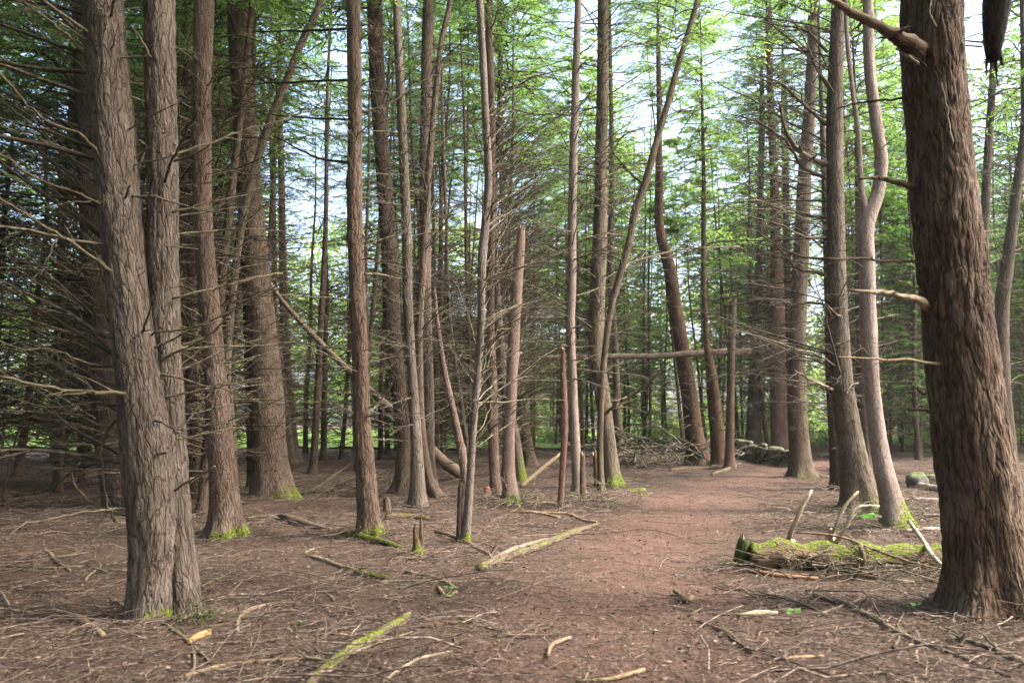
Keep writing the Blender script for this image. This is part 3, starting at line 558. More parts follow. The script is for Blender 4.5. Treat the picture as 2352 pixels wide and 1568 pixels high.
tree('T27', 'thick brown hemlock at the right end of the stone wall, beside the path', [(1841, 1087, 48), (1833, 960, 42), (1831, 804, 38), (1833, 714, 39), (1841, 561, 34), (1846, 434, 32), (1859, 255, 28), (1866, 102, 24), (1868, 0, 23)], None, 22, color=(.72, .66, .56), sides=28, moss=(.2, (-.3, -.9), .7),
     dead=[(2.5, 13, 80, 2.2, .1, 3.1, 1.0, .4, 5)], crown=0, crown_z=12.5)
tree('T28', 'broad grey hemlock with long bare branches reaching left, standing right of the path', [(1978, 1155, 76), (1953, 1012, 58), (1932, 856, 49), (1926, 752, 46), (1921, 612, 42), (1920, 510, 40), (1917, 306, 38), (1920, 153, 35), (1927, 0, 33)], None, 19, mat_='bark', color=(.78, .76, .68), relief=.006, sides=60, seg=.05,
     moss=(.5, (.9, -.4), .75), tuft=[(-.6, .8, 200, .15)], dead=[(2, 9.5, 34, 2.1, .3, 3.1, .6, .1, 6), (1.5, 10, 40, .6, .1, None, 0, .35, 3)], crown=1, crown_z=9.5, knots=10)
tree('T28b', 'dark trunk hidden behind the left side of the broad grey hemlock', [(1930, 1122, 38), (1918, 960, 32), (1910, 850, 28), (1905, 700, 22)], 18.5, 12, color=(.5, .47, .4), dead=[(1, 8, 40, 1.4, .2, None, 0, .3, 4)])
tree('T29', 'pale pinkish forked trunk with bright moss at its foot, right of the broad grey hemlock', [(2060, 1200, 56), (2042, 1130, 46), (2026, 1064, 41), (2005, 908, 35), (1995, 752, 36), (1991, 612, 36), (1991, 510, 38), (2014, 452, 30), (2024, 382, 28), (2012, 280, 27), (1999, 178, 26), (1994, 51, 24), (1993, 0, 24)], None, 16, mat_='bark_pale', color=(.9, .82, .78),
     extra_px=[[(1990, 500, 20), (1980, 444, 15), (1971, 306, 12), (1958, 204, 11), (1945, 76, 10), (1942, 0, 9)]], sides=28, seg=.06, moss=(.38, (1, -.15), 1.35), tuft=[(-.1, .45, 420, .16)], dead=[(2, 8, 20, .7, .2, None, 0, .5, 3)], crown=3, crown_z=9, crown_s=.8, bumps=.05)
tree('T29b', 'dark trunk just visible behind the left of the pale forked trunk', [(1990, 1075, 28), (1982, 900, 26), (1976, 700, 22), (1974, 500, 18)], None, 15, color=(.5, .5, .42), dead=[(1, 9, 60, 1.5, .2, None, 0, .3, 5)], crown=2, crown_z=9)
tree('T30', 'massive old hemlock with deeply furrowed bark at the right foreground, several broken limbs', [(2284, 1392, 178), (2272, 1300, 168), (2254, 1168, 162), (2231, 1012, 157), (2212, 856, 156), (2195, 714, 150), (2175, 510, 147), (2157, 306, 141), (2141, 102, 137), (2138, 0, 133)], 6.9, 17, mat_='bark_old',
     relief=.012, sides=200, seg=.022, flare=.42, moss=(.25, (1, .1), .45), crown=5, crown_z=6.8, crown_s=1.25, knots=8, color=(.92, .84, .78), bumps=.04)
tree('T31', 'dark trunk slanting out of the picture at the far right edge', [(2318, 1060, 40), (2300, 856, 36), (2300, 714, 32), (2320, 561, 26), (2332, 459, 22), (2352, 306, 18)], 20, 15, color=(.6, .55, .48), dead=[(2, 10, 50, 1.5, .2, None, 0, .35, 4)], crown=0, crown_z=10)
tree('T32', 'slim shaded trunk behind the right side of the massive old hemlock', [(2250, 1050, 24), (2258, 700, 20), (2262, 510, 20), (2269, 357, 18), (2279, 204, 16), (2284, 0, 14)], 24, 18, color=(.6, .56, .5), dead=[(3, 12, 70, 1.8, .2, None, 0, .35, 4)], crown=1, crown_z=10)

# ------------------------------------------------------------------ traced branches of the near trees
def branch(key, pts, w0, w1, dd=0.0, tone=(1, 1, 1), kids_=4, mat_='branch', end=None, name='branch', start_in=0.0):
    T = TREES[key]; rs = T['rs']; D = T['D']; n = len(pts)
    fr = [(i / (n - 1)) for i in range(n)]
    P = np.array([at(px, py, D - start_in + dd * f) for (px, py), f in zip(pts, fr)])
    q_ = 1.0 if w0 > 15 else .72
    rr = np.array([(w0 + (w1 - w0) * f) * q_ / 2 / F * (D + dd * f) for f in fr])
    C = interp(np.column_stack([P, rr]), max(8, 4 * n)); L = np.linalg.norm(np.diff(C[:, :3], axis=0), axis=1).sum()
    C[1:, :3] += rs.normal(size=(len(C) - 1, 3)) * .006 * min(1, L); C[:, 3] *= 1 + .05 * rs.normal(size=len(C))
    mbx = MB(); mbx.tubes(C[:, :3], C[:, 3], 9, .5)
    if kids_:
        P2, R2, l2 = kids(rs, C[None, :, :3], C[None, :, 3], np.array([L * .5]), kids_, frac=(.2, .8), n=6); mbx.tubes(P2, np.maximum(R2, .0028), 4, .5)
        P3, R3, l3 = kids(rs, P2, R2, l2, 2, n=4); mbx.tubes(P3, np.maximum(R3, .002), 3, .5)
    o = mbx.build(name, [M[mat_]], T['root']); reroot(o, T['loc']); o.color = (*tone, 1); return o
OL = (.50, .48, .38); DK = (.26, .24, .2); PL = (1.0, .94, .82)
for pts, w0, w1, dd, tn in [
    ([(205, 150), (191, 122), (130, 60), (75, 20), (15, -8)], 12, 6, -.3, OL), ([(205, 175), (194, 160), (130, 100), (75, 35)], 8, 4, .4, OL), ([(205, 205), (191, 189), (128, 110), (66, 40), (20, -20)], 8, 4, .2, OL),
    ([(250, 395), (242, 382), (184, 311), (102, 275), (30, 204), (-20, 150)], 13, 7, -.5, OL), ([(222, 400), (209, 393), (153, 357), (77, 290), (-10, 225)], 10, 6, .4, OL), ([(222, 420), (209, 408), (128, 332), (51, 255), (-10, 235)], 9, 5, .6, OL),
    ([(258, 488), (245, 479), (178, 444), (102, 418), (-10, 345)], 11, 7, -.4, OL), ([(240, 540), (224, 530), (128, 439), (51, 377), (-10, 345)], 10, 6, .5, OL),
    ([(256, 592), (245, 587), (153, 551), (77, 500), (-10, 445)], 9, 5, .2, OL), ([(268, 632), (255, 622), (178, 566), (102, 520), (-10, 450)], 14, 7, -.6, OL), ([(255, 706), (240, 704), (128, 699), (-10, 691)], 7, 4, .2, OL),
    ([(300, 905), (286, 903), (208, 900), (104, 887), (-10, 862)], 15, 9, -.7, OL), ([(272, 886), (260, 882), (156, 851), (78, 809), (-10, 750)], 11, 6, .3, OL), ([(282, 990), (270, 986), (156, 944), (104, 908), (-10, 838)], 8, 5, .5, OL),
    ([(300, 1166), (286, 1168), (229, 1171), (146, 1184), (10, 1215)], 7, 4, -.5, PL), ([(300, 1188), (291, 1184), (234, 1168), (172, 1111), (165, 1085), (182, 1064)], 8, 5, -.3, OL),
    ([(300, 1050), (270, 1044), (180, 1052), (80, 1030), (-10, 1034)], 7, 4, .5, OL), ([(290, 940), (240, 925), (120, 935), (-10, 905)], 8, 5, -.2, DK),
    ([(270, 780), (230, 770), (120, 735), (-10, 720)], 8, 4, .5, DK), ([(262, 840), (220, 838), (110, 800), (40, 800), (-10, 780)], 8, 4, -.4, OL),
    ([(300, 960), (255, 975), (239, 1000), (236, 1090), (260, 1199)], 9, 6, -.2, DK), ([(270, 700), (240, 650), (200, 540), (110, 470), (40, 380)], 8, 4, .8, DK),
    ([(320, 775), (330, 755), (347, 704)], 9, 6, -.3, DK), ([(284, 462), (290, 448), (299, 426)], 9, 6, -.35, DK), ([(246, 62), (256, 30), (262, -10)], 10, 7, -.3, DK),
    ([(378, 418), (392, 375), (430, 300), (456, 250)], 9, 6, -.5, DK), ([(395, 356), (408, 352), (485, 326), (560, 300), (658, 275), (700, 255)], 9, 4, .5, PL), ([(400, 370), (449, 352), (485, 331)], 9, 5, -.3, PL),
    ([(395, 488), (485, 464), (561, 449), (658, 413)], 8, 3, .5, OL), ([(312, 434), (408, 428), (536, 408)], 5, 3, .2, OL), ([(395, 686), (510, 658), (612, 632), (650, 628)], 8, 4, .3, PL), ([(335, 560), (400, 566), (455, 572)], 6, 3, 0, PL),
    ([(365, 830), (416, 801), (468, 778), (500, 752), (527, 728)], 10, 6, -.5, PL), ([(372, 912), (468, 895), (540, 880), (598, 869)], 8, 5, -.2, PL), ([(405, 1010), (494, 991), (562, 978)], 6, 3, .1, PL),
    ([(400, 1126), (447, 1098), (491, 1071)], 9, 6, -.5, PL), ([(350, 1045), (365, 1042), (382, 1038)], 9, 7, -.35, OL), ([(300, 60), (330, 100), (345, 130)], 8, 5, -.1, OL), ([(340, 778), (352, 765), (408, 758), (470, 745)], 8, 5, -.2, OL)]:
    branch('T1', pts, w0, w1, dd, tn, kids_=5 if abs(pts[-1][0] - pts[0][0]) > 120 else 1)
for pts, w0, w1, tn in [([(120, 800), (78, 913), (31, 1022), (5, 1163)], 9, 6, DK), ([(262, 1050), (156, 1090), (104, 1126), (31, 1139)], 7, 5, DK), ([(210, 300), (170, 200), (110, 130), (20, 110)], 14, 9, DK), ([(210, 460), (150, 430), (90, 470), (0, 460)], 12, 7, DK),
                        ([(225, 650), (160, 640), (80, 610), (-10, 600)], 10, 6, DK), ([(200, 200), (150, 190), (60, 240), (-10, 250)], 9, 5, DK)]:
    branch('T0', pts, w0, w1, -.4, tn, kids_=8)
for pts, w0, w1, dd, tn in [([(799, 375), (717, 357), (630, 311)], 9, 5, .8, DK), ([(799, 275), (691, 270), (620, 263)], 8, 5, 1, DK), ([(799, 184), (666, 189), (564, 194)], 9, 5, 1, DK), ([(796, 66), (691, 71), (579, 74)], 9, 5, 1, DK),
                            ([(828, 260), (900, 235), (960, 190), (1020, 165)], 6, 3, .5, OL), ([(828, 90), (850, 75), (870, 55)], 8, 5, -.2, PL), ([(830, 530), (840, 545), (845, 528)], 8, 4, -.1, PL), ([(806, 470), (798, 440), (796, 405)], 8, 5, 0, (1.2, .7, .5)),
                            ([(838, 628), (870, 630), (918, 640)], 8, 5, .5, (.9, .85, .8)), ([(836, 940), (860, 930), (885, 905), (900, 880)], 6, 4, -.3, PL)]:
    branch('T7', pts, w0, w1, dd, tn, kids_=4)
for pts, w0, w1, dd, tn in [([(1897, 286), (1846, 240), (1790, 190), (1744, 172)], 10, 4, -.5, OL), ([(1897, 378), (1840, 352), (1805, 300), (1790, 235)], 12, 4, -.6, OL), ([(1895, 408), (1846, 385), (1810, 330), (1760, 290), (1700, 265)], 9, 4, -.2, OL), ([(1897, 500), (1846, 494), (1790, 480), (1700, 440)], 8, 3, .5, OL),
                            ([(1900, 545), (1850, 545), (1800, 520), (1700, 492)], 8, 3, -.6, OL), ([(1905, 594), (1846, 590), (1780, 560), (1700, 500)], 8, 3, 0, OL), ([(1897, 630), (1830, 615), (1785, 570), (1740, 560)], 8, 3, .5, OL), ([(1900, 700), (1850, 695), (1820, 700), (1790, 690)], 7, 3, 0, OL),
                            ([(1912, 894), (1906, 892), (1865, 874), (1826, 851)], 10, 5, -.6, PL), ([(1900, 200), (1860, 130), (1800, 80), (1740, 30)], 8, 3, .3, OL), ([(1900, 120), (1850, 70), (1800, 60), (1740, 48)], 8, 3, -.3, OL), ([(1940, 720), (1925, 725), (1900, 700)], 9, 5, -.4, OL),
                            ([(1970, 880), (1955, 886), (1944, 905)], 6, 4, -.6, OL)]:
    branch('T28', pts, w0 * 1.3, w1 * 1.2, dd, tn, kids_=11)
branch('T21', [(1430, 622), (1445, 606), (1486, 592), (1562, 574), (1700, 566)], 10, 4, .5, (1.1, 1.05, 1.0), 6)
branch('T21', [(1480, 425), (1450, 400), (1420, 365), (1408, 350)], 8, 4, 1, DK, 5)
branch('T20', [(1385, 955), (1420, 925), (1470, 895), (1540, 830)], 12, 6, -2.5, PL, 10)
for pts, w0, w1, dd, tn in [([(2115, 112), (2085, 92), (1999, 52), (1938, 18), (1900, -6)], 34, 13, -.5, (.75, .65, .55)), ([(2076, 226), (2009, 232), (1968, 237), (1922, 250)], 9, 5, -.1, DK), ([(2100, 432), (2088, 426), (2050, 416), (2009, 408), (1974, 412)], 18, 5, -.2, (.5, .42, .34)),
                            ([(2112, 603), (1999, 596), (1897, 592)], 11, 5, -.3, (.6, .5, .38)), ([(2132, 706), (2110, 690), (2081, 681), (2025, 671), (1953, 666)], 22, 6, -.6, (1.1, 1.0, .85)), ([(2112, 666), (2090, 655), (2060, 643)], 7, 3, -.2, (1.1, 1, .9)),
                            ([(2190, 845), (2109, 830), (2015, 825), (1922, 819)], 11, 5, -.7, (.95, .85, .62)), ([(2135, 944), (2110, 941), (2086, 940)], 8, 5, -.1, DK), ([(2240, 534), (2265, 532), (2294, 529)], 9, 5, 0, PL), ([(2060, 112), (2085, 130), (2112, 148)], 10, 9, -.55, PL), ([(2105, 890), (2120, 905), (2135, 900)], 7, 5, -.1, DK),
                            ]:
    branch('T30', pts, w0, w1, dd, tn, kids_=3, start_in=.16 if w0 > 30 else .03)
branch('T30', [(2112, 135), (2095, 112), (2070, 92), (2050, 82)], 52, 26, -.25, (.5, .36, .28), 0, mat_='bark_big', name='branch_collar', start_in=.1)
for pts in ([(2140, -5), (2136, 30), (2150, 62)], [(2162, 190), (2172, 230), (2180, 290), (2190, 330)]):
    branch('T30', pts, 5, 6, -.05, PL, 0, name='bark_strip', start_in=.52)
# dark dead limb of the old hemlock hanging down in the top right corner
T = TREES['T30']; hz = 4.2
pts = [at(2160, -500, 6.9), at(2230, -640, 6.0), at(2300, -500, 4.6), at(2300, -200, hz), at(2290, 0, hz), at(2282, 90, hz), at(2280, 140, hz)]
Ch = interp(np.column_stack([np.array(pts), np.array([50, 42, 46, 56, 56, 44, 26]) / 2 / F * 4.6]), 50); Ch[:, 3] *= 1 + .25 * pn(np.arange(50) * .45, 0, 0)
mbx = MB(); mbx.tubes(Ch[:, :3], Ch[:, 3], 12)
for dx, y1 in ((-14, 175), (8, 200), (22, 150)): mbx.tubes(np.array([at(2280 + dx * .6, 100, hz), at(2280 + dx, 150, hz), at(2282 + dx * 1.2, y1, hz)]), np.array([10, 8, 2]) / F * 2.1, 5)
o = mbx.build('hanging_limb', M['bark_big'], T['root']); reroot(o, T['loc']); o.color = (.35, .32, .3, 1)

# ------------------------------------------------------------------ hung-up logs, fallen trunks
def log(name, label, pts, cat='log', mat_='bark', color=(1, 1, 1), moss=0.0, sides=14, group=None, bump=.05, twigs=0, tone=.5, seed=1, on_ground=True, mossfun=None, branches=0, brl=.5):
    """pts rows: x y z r in world"""
    rs = np.random.default_rng(seed); C = np.array(pts, float); L = np.linalg.norm(C[-1, :3] - C[0, :3]); n = max(8, int(L / .08)); S = interp(C, min(n, 90))
    S[:, 3] = np.maximum(S[:, 3] * (1 + bump * 2 * pn(np.arange(len(S)) * .37 + seed, seed, 0)), .003)
    S[1:-1, :3] += rs.normal(size=(len(S) - 2, 3)) * S[1:-1, 3:4] * .06
    if on_ground: S[:, 2] = np.maximum(S[:, 2], height(S[:, 0], S[:, 1]) + S[:, 3] * .55)
    mid = S[len(S) // 2]; loc = (mid[0], mid[1], float(height(mid[0], mid[1])))
    mbx = MB(); K = len(S); mv = moss
    mbx.tubes(S[:, :3], S[:, 3], sides, tone, cap=True)
    X = mbx.v[0].reshape(K, sides, 3); ce = S[:, None, :3]; rel = (X - ce); 
    X += rel * (bump * 1.5 * pn(X[..., 0] * 14, X[..., 1] * 14, X[..., 2] * 14))[..., None]
    if moss:
        upn = rel[..., 2] / (np.abs(S[:, 3])[:, None] + 1e-6)
        mbx.ms[0] = np.clip(moss * (.55 + .45 * upn) + .35 * pn(X[..., 0] * 3.5 + seed, X[..., 1] * 3.5, X[..., 2] * 2), 0, 2).ravel()
    if branches or twigs:
        root = empty(name, loc); o = mbx.build('trunk' if cat == 'log' else 'stem', [M[mat_]], root); reroot(o, loc); o.color = (*color, 1); tag(root, label, cat, group)
        k = branches; f = rs.integers(2, K - 1, k); D = rs.normal(size=(k, 3)); D[:, 2] = np.abs(D[:, 2]) * .8 + .1; D /= np.linalg.norm(D, axis=1)[:, None]
        ll = brl * rs.uniform(.4, 1.3, k)
        mb2 = MB(); dead_set(mb2, rs, S[f, :3], D, ll, np.minimum(S[f, 3] * .4, .012), 3, 2, tone=.5, wob=.1)
        t_ = mb2.build('twigs', M['twig'], root); reroot(t_, loc); t_['kind'] = 'stuff'
        return root
    o = mbx.build(name, [M[mat_]]); o.color = (*color, 1); me = o.data
    import mathutils; me.transform(mathutils.Matrix.Translation([-c for c in loc])); o.location = loc
    return tag(o, label, cat, group)
def W(px, py, D, w_): p = at(px, py, D); return [p[0], p[1], p[2], w_ / 2 / F * D]
def G(px, py, w_, lift=None):
    p = ground(px, py); r = w_ / 2 / F * p[1]; return [p[0], p[1], p[2] + (r * .7 if lift is None else lift), r]
log('hung_up_log', 'pale horizontal log caught between standing trunks high above the brush pile', [W(1222, 822, 27, 9), W(1300, 820, 27, 12), W(1420, 818, 27.5, 13), W(1520, 817, 28, 14), W(1620, 810, 28.5, 16), W(1722, 806, 29, 15)], mat_='bark', color=(1.0, .95, .85), branches=26, brl=.6, on_ground=False, seed=4)
log('leaning_log', 'fallen pale trunk leaning up to the left behind the central trees', [G(1058, 1096, 26), W(1001, 1043, 20.5, 24), W(897, 939, 21, 18), W(806, 856, 21.5, 15), W(704, 754, 22, 13), W(640, 680, 22.3, 10), W(596, 606, 22.6, 8)], mat_='bark_pale', color=(.66, .58, .46), on_ground=False, seed=5, branches=16, brl=.9)
log('broken_pole', 'long thin dead pole crossing low between the central snags', [W(1195, 1118, 15.6, 9), W(1240, 1080, 15.8, 9), W(1290, 1040, 16, 7)], mat_='branch', color=(1.4, 1.25, 1.0), on_ground=False, cat='dead branch', seed=6)
# big mossy log on the right
mp = [G(1722, 1262, 78, .17), G(1800, 1266, 76, .17), G(1900, 1272, 70, .16), G(2000, 1276, 68, .16), G(2100, 1280, 64, .15), G(2200, 1282, 60, .15), G(2300, 1284, 56, .14)]
for q_, pxx in zip(mp, (1722, 1800, 1900, 2000, 2100, 2200, 2300)): q_[0] = at(pxx, 1265, 8.9)[0]; q_[1] = 8.9 + .02 * (q_[0] - 2.6)
for q_, r_ in zip(mp, (.148, .158, .138, .145, .130, .132, .125)): q_[3] = r_; q_[2] = r_ * .8
log('fallen_log', 'thick fallen log covered in yellow-green moss lying right of the path', mp, moss=.76, sides=40, mat_='bark', color=(.95, .85, .68), bump=.18, seed=8)
tree('stubR', 'dark green mossy upright stub at the left end of the mossy fallen log', [(1705, 1298, 34), (1705, 1270, 32), (1708, 1245, 26), (1713, 1222, 14)], None, None, name='mossy_stump', color=(.30, .52, .14), jag=True, sides=16, cat='stump', flare=.2, seg=.03, moss=(.3, (0, -1), .45))
# logs near the brush pile and right side
log('fallen_log', 'grey fallen log at the front edge of the brush pile', [G(1420, 1066, 16), G(1480, 1064, 18), G(1560, 1062, 21), G(1640, 1060, 19)], color=(1.1, 1.1, 1.0), seed=9)
log('fallen_log', 'thin log pointing right out of the brush pile toward the path', [G(1540, 1082, 9), G(1600, 1079, 10), G(1660, 1076, 9), G(1700, 1068, 7)], color=(.9, .8, .7), seed=10)
for i, (a, b, w_, lb) in enumerate([((2110, 1120), (2180, 1132), 16, 'short thick log piece furthest back in the pile left of the massive old hemlock'), ((2095, 1148), (2182, 1152), 9, 'thin pole lying level in the log pile left of the massive old hemlock'),
                                    ((2120, 1185), (2184, 1192), 9, 'lowest straight pole of the log pile left of the massive old hemlock'), ((2075, 1222), (2184, 1218), 10, 'pale broken log just behind the mossy log near the massive old hemlock')]):
    log('fallen_log', lb, [G(*a, w_), G(*b, w_ * .9)], color=(1.2, 1.15, 1.05), mat_='bark_pale', seed=20 + i)
log('leaning_stick', 'pale grey stick leaning over the right part of the mossy log', [W(2088, 1196, 9.6, 8), W(2120, 1240, 9.1, 10), W(2155, 1290, 8.5, 10), G(2185, 1325, 9)], mat_='branch', color=(1.6, 1.6, 1.6), on_ground=False, cat='dead branch', seed=31)
log('standing_branch', 'pale pointed dead branch sticking up left of the mossy log', [G(1822, 1250, 11), W(1828, 1195, 9.4, 10), W(1845, 1160, 9.4, 9), W(1865, 1124, 9.4, 6)], mat_='branch', color=(1.7, 1.6, 1.4), on_ground=False, cat='dead branch', seed=32)
log('standing_branch', 'curved pale branch arching up behind the middle of the mossy log', [G(1912, 1255, 8), W(1922, 1200, 9.6, 8), W(1945, 1155, 9.6, 7), W(1972, 1128, 9.6, 5)], mat_='branch', color=(1.7, 1.6, 1.4), on_ground=False, cat='dead branch', seed=33)
log('standing_branch', 'bleached branch bending over behind the mossy log, whitest of the group', [G(1908, 1220, 8), W(1950, 1195, 9.8, 9), W(1962, 1170, 9.8, 8), W(1990, 1160, 9.8, 6), W(2020, 1162, 9.8, 4)], mat_='branch', color=(2.0, 1.95, 1.8), on_ground=False, cat='dead branch', seed=34)
log('fallen_branch', 'long thin branch lying across the top of the mossy log', [W(1828, 1222, 8.6, 4), W(1930, 1232, 8.5, 6), W(2010, 1262, 8.4, 7), W(2090, 1290, 8.3, 6), W(2180, 1312, 8.1, 4)], mat_='branch', color=(.85, .75, .6), on_ground=False, cat='dead branch', seed=35, branches=8)
log('fallen_branch', 'thin dark branch draped from the mossy log down to the litter', [W(1975, 1250, 8.4, 12), W(1985, 1290, 8.3, 9), G(1960, 1330, 7)], mat_='branch', color=(.6, .5, .4), on_ground=False, cat='dead branch', seed=36, branches=6)
# foreground fallen branches
FB = [
 ('mossy fallen branch at the bottom left of centre, patched yellow-green', [(705, 1590, 26), (760, 1535, 26), (814, 1496, 25), (870, 1465, 24), (938, 1423, 22)], .66, (.8, .72, .6), 0),
 ('long tan stick at the bottom edge pointing at the mossy foreground branch', [(400, 1562, 9), (520, 1530, 9), (640, 1518, 8), (735, 1512, 6)], 0, (1.3, 1.1, .85), 0),
 ('thick lichen-covered branch lying along the left edge of the path', [(1098, 1312, 20), (1150, 1292, 20), (1210, 1272, 18), (1260, 1252, 13)], .35, (.8, .74, .62), 0),
 ('upper half of the broken branch by the path, tip mossy and pointing away', [(1215, 1262, 12), (1270, 1246, 15), (1320, 1226, 14), (1374, 1206, 8)], .5, (.9, .85, .7), 0),
 ('grey branch running parallel behind the lichen-covered one beside the path', [(1130, 1290, 11), (1190, 1262, 12), (1240, 1248, 11), (1290, 1238, 7)], 0, (.9, .84, .78), 0),
 ('rotting brown branch lying between the mound hemlock and the straight reddish one', [(645, 1190, 16), (680, 1204, 20), (720, 1214, 16), (760, 1218, 8)], .1, (.75, .65, .6), 0),
 ('dark mossy branch piece in front of the straight reddish hemlock', [(795, 1232, 12), (830, 1240, 16), (880, 1250, 15), (925, 1262, 8)], .9, (.55, .5, .42), 0),
 ('low moss-tinted log right of the straight reddish hemlock', [(885, 1192, 11), (930, 1190, 14), (985, 1194, 11)], .55, (1., .85, .6), 0),
 ('bent grey branch with an upturned end left of centre', [(706, 1278, 8), (740, 1288, 10), (775, 1300, 9), (840, 1316, 6)], .1, (1.2, 1.1, 1.0), 5),
 ('mossy rotten stick below the bent grey branch', [(815, 1318, 10), (850, 1326, 13), (895, 1332, 12)], .85, (.6, .52, .45), 0),
 ('long crooked branch at the lower right corner, dark and knotty', [(1870, 1372, 13), (1930, 1388, 15), (1990, 1416, 15), (2050, 1450, 14), (2120, 1482, 12), (2200, 1508, 9), (2330, 1560, 7)], 0, (.8, .75, .7), 8),
 ('dark branch entering from the right edge of the foreground', [(2352, 1528, 16), (2290, 1500, 15), (2230, 1478, 12), (2160, 1470, 8)], 0, (.6, .56, .52), 6),
 ('short pale cut stick lying left of the twin trunk foot', [(168, 1414, 14), (200, 1438, 15), (236, 1462, 13)], 0, (1.15, 1.0, .85), 0),
 ('thin branch propped against the foot of the twin trunk', [(255, 1380, 7), (310, 1404, 9), (370, 1430, 8), (450, 1490, 7), (500, 1540, 5)], 0, (1.0, .95, .8), 4),
 ('tan barkless stick with a mossy end, right of the twin trunk foot', [(432, 1478, 13), (455, 1466, 16), (482, 1456, 14)], .25, (1.6, 1.15, .65), 0),
 ('thin straight stick crossing the litter at left', [(85, 1360, 6), (150, 1358, 7), (215, 1356, 5)], 0, (1.2, 1, .85), 0),
 ('dark stick reaching the left side of the twin trunk', [(200, 1300, 6), (250, 1312, 7), (298, 1310, 7)], 0, (.65, .6, .55), 2),
 ('curled grey branch lying right of the twin trunk foot', [(545, 1452, 9), (550, 1420, 9), (585, 1398, 9), (640, 1386, 6), (690, 1384, 4)], 0, (1.15, 1.05, .95), 2),
 ('pale curved twig crossing the foreground right of the mossy branch', [(880, 1568, 7), (925, 1535, 8), (960, 1515, 7), (1040, 1496, 5)], 0, (1.4, 1.3, 1.15), 2),
 ('small forked stick lying in the middle of the path foreground', [(1258, 1508, 7), (1272, 1480, 9), (1310, 1466, 8)], 0, (1.1, .95, .8), 2),
 ('tan stick at the bottom edge of the path', [(1322, 1566, 7), (1400, 1562, 9), (1480, 1540, 10)], 0, (1.3, 1.1, .85), 0),
 ('short thick stick on the path left of the mossy log', [(1550, 1360, 10), (1580, 1380, 14), (1590, 1376, 12)], 0, (.9, .75, .6), 0),
 ('red-brown stick lying in front of the mossy log', [(1720, 1312, 10), (1790, 1326, 12), (1880, 1332, 9)], 0, (1.5, .9, .65), 2),
 ('grey stick under the red-brown one in front of the mossy log', [(1730, 1368, 9), (1780, 1372, 12), (1826, 1378, 8)], 0, (.9, .85, .8), 2),
 ('pale stick pointing from the red-brown one to the massive old hemlock', [(1930, 1312, 7), (2010, 1330, 9), (2100, 1340, 8)], 0, (1.4, 1.25, 1.05), 5),
 ('pale weathered stick right of the path in the foreground', [(1695, 1420, 12), (1740, 1412, 13), (1785, 1410, 9)], 0, (1.6, 1.5, 1.35), 0),
 ('thin tan stick right of the path near the bottom', [(1770, 1518, 6), (1830, 1512, 8), (1892, 1508, 6)], 0, (1.4, 1.1, .8), 0),
 ('dark thin branch crossing the right side of the path foreground', [(1600, 1428, 6), (1660, 1450, 9), (1700, 1480, 9), (1735, 1508, 5)], 0, (.65, .55, .48), 3),
 ('straight dark stick across the path left of the weathered one', [(1140, 1460, 6), (1210, 1462, 8), (1270, 1460, 6)], 0, (1.1, .8, .65), 0),
 ('short reddish stick on the path below the mossy branch tip', [(968, 1440, 9), (1010, 1436, 11), (1050, 1432, 8)], 0, (1.0, .75, .6), 0),
 ('brown twig pair lying below the slim grey stem', [(1000, 1222, 7), (1060, 1242, 9), (1100, 1262, 8), (1140, 1300, 6)], 0, (.95, .8, .65), 4),
 ('long low stick left of the lichen-covered branch', [(930, 1316, 7), (990, 1326, 8), (1045, 1352, 9)], 0, (.95, .85, .7), 3),
 ('diagonal brown stick on the litter below the dark mossy branch', [(1005, 1352, 9), (1030, 1372, 8), (1048, 1360, 6)], 0, (1.2, 1.0, .75), 0),
 ('pale broken stick lying right of the central snag foot', [(1195, 1160, 8), (1250, 1158, 9), (1290, 1162, 6)], 0, (1.7, 1.35, 1.1), 0),
 ('straight pale twig below the thin red snag', [(1165, 1177, 7), (1230, 1180, 8), (1285, 1190, 6)], 0, (1.6, 1.35, 1.1), 0),
 ('slim fallen branch in front of the right stub', [(1370, 1200, 5), (1340, 1196, 6), (1290, 1180, 6), (1240, 1178, 4)], 0, (1.5, 1.25, .95), 3),
 ('long thin fallen branch crossing the litter behind the mound hemlock', [(700, 1140, 7), (760, 1100, 8), (815, 1060, 7)], 0, (.5, .45, .4), 3),
 ('dark slender branch leaning left of the straight reddish hemlock foot', [(745, 1150, 8), (790, 1128, 8), (820, 1116, 6)], 0, (.5, .45, .4), 3),
 ('short log end by the brush pile pointing at the path', [(1635, 1092, 6), (1665, 1082, 8), (1690, 1072, 7)], 0, (.7, .6, .5), 1),
 ('pale stick in the shaded litter at the far left', [(100, 1262, 7), (130, 1290, 8), (160, 1312, 6)], 0, (1.1, 1.0, .85), 1),
 ('thin bent stick near the bottom left corner', [(0, 1360, 7), (18, 1390, 8), (30, 1430, 6)], 0, (1., .95, .9), 0),
 ('stick lying in the shade left of the twin trunk', [(10, 1300, 5), (120, 1306, 6), (190, 1302, 6)], 0, (.7, .65, .55), 1),
]
for i, (lb, pts, ms, c_, br) in enumerate(FB):
    log('fallen_branch', lb, [G(*p) for p in pts], cat='dead branch', mat_='branch' if ms < .3 else 'bark', color=c_, moss=ms, sides=12, seed=50 + i, branches=br, brl=.28, bump=.08)
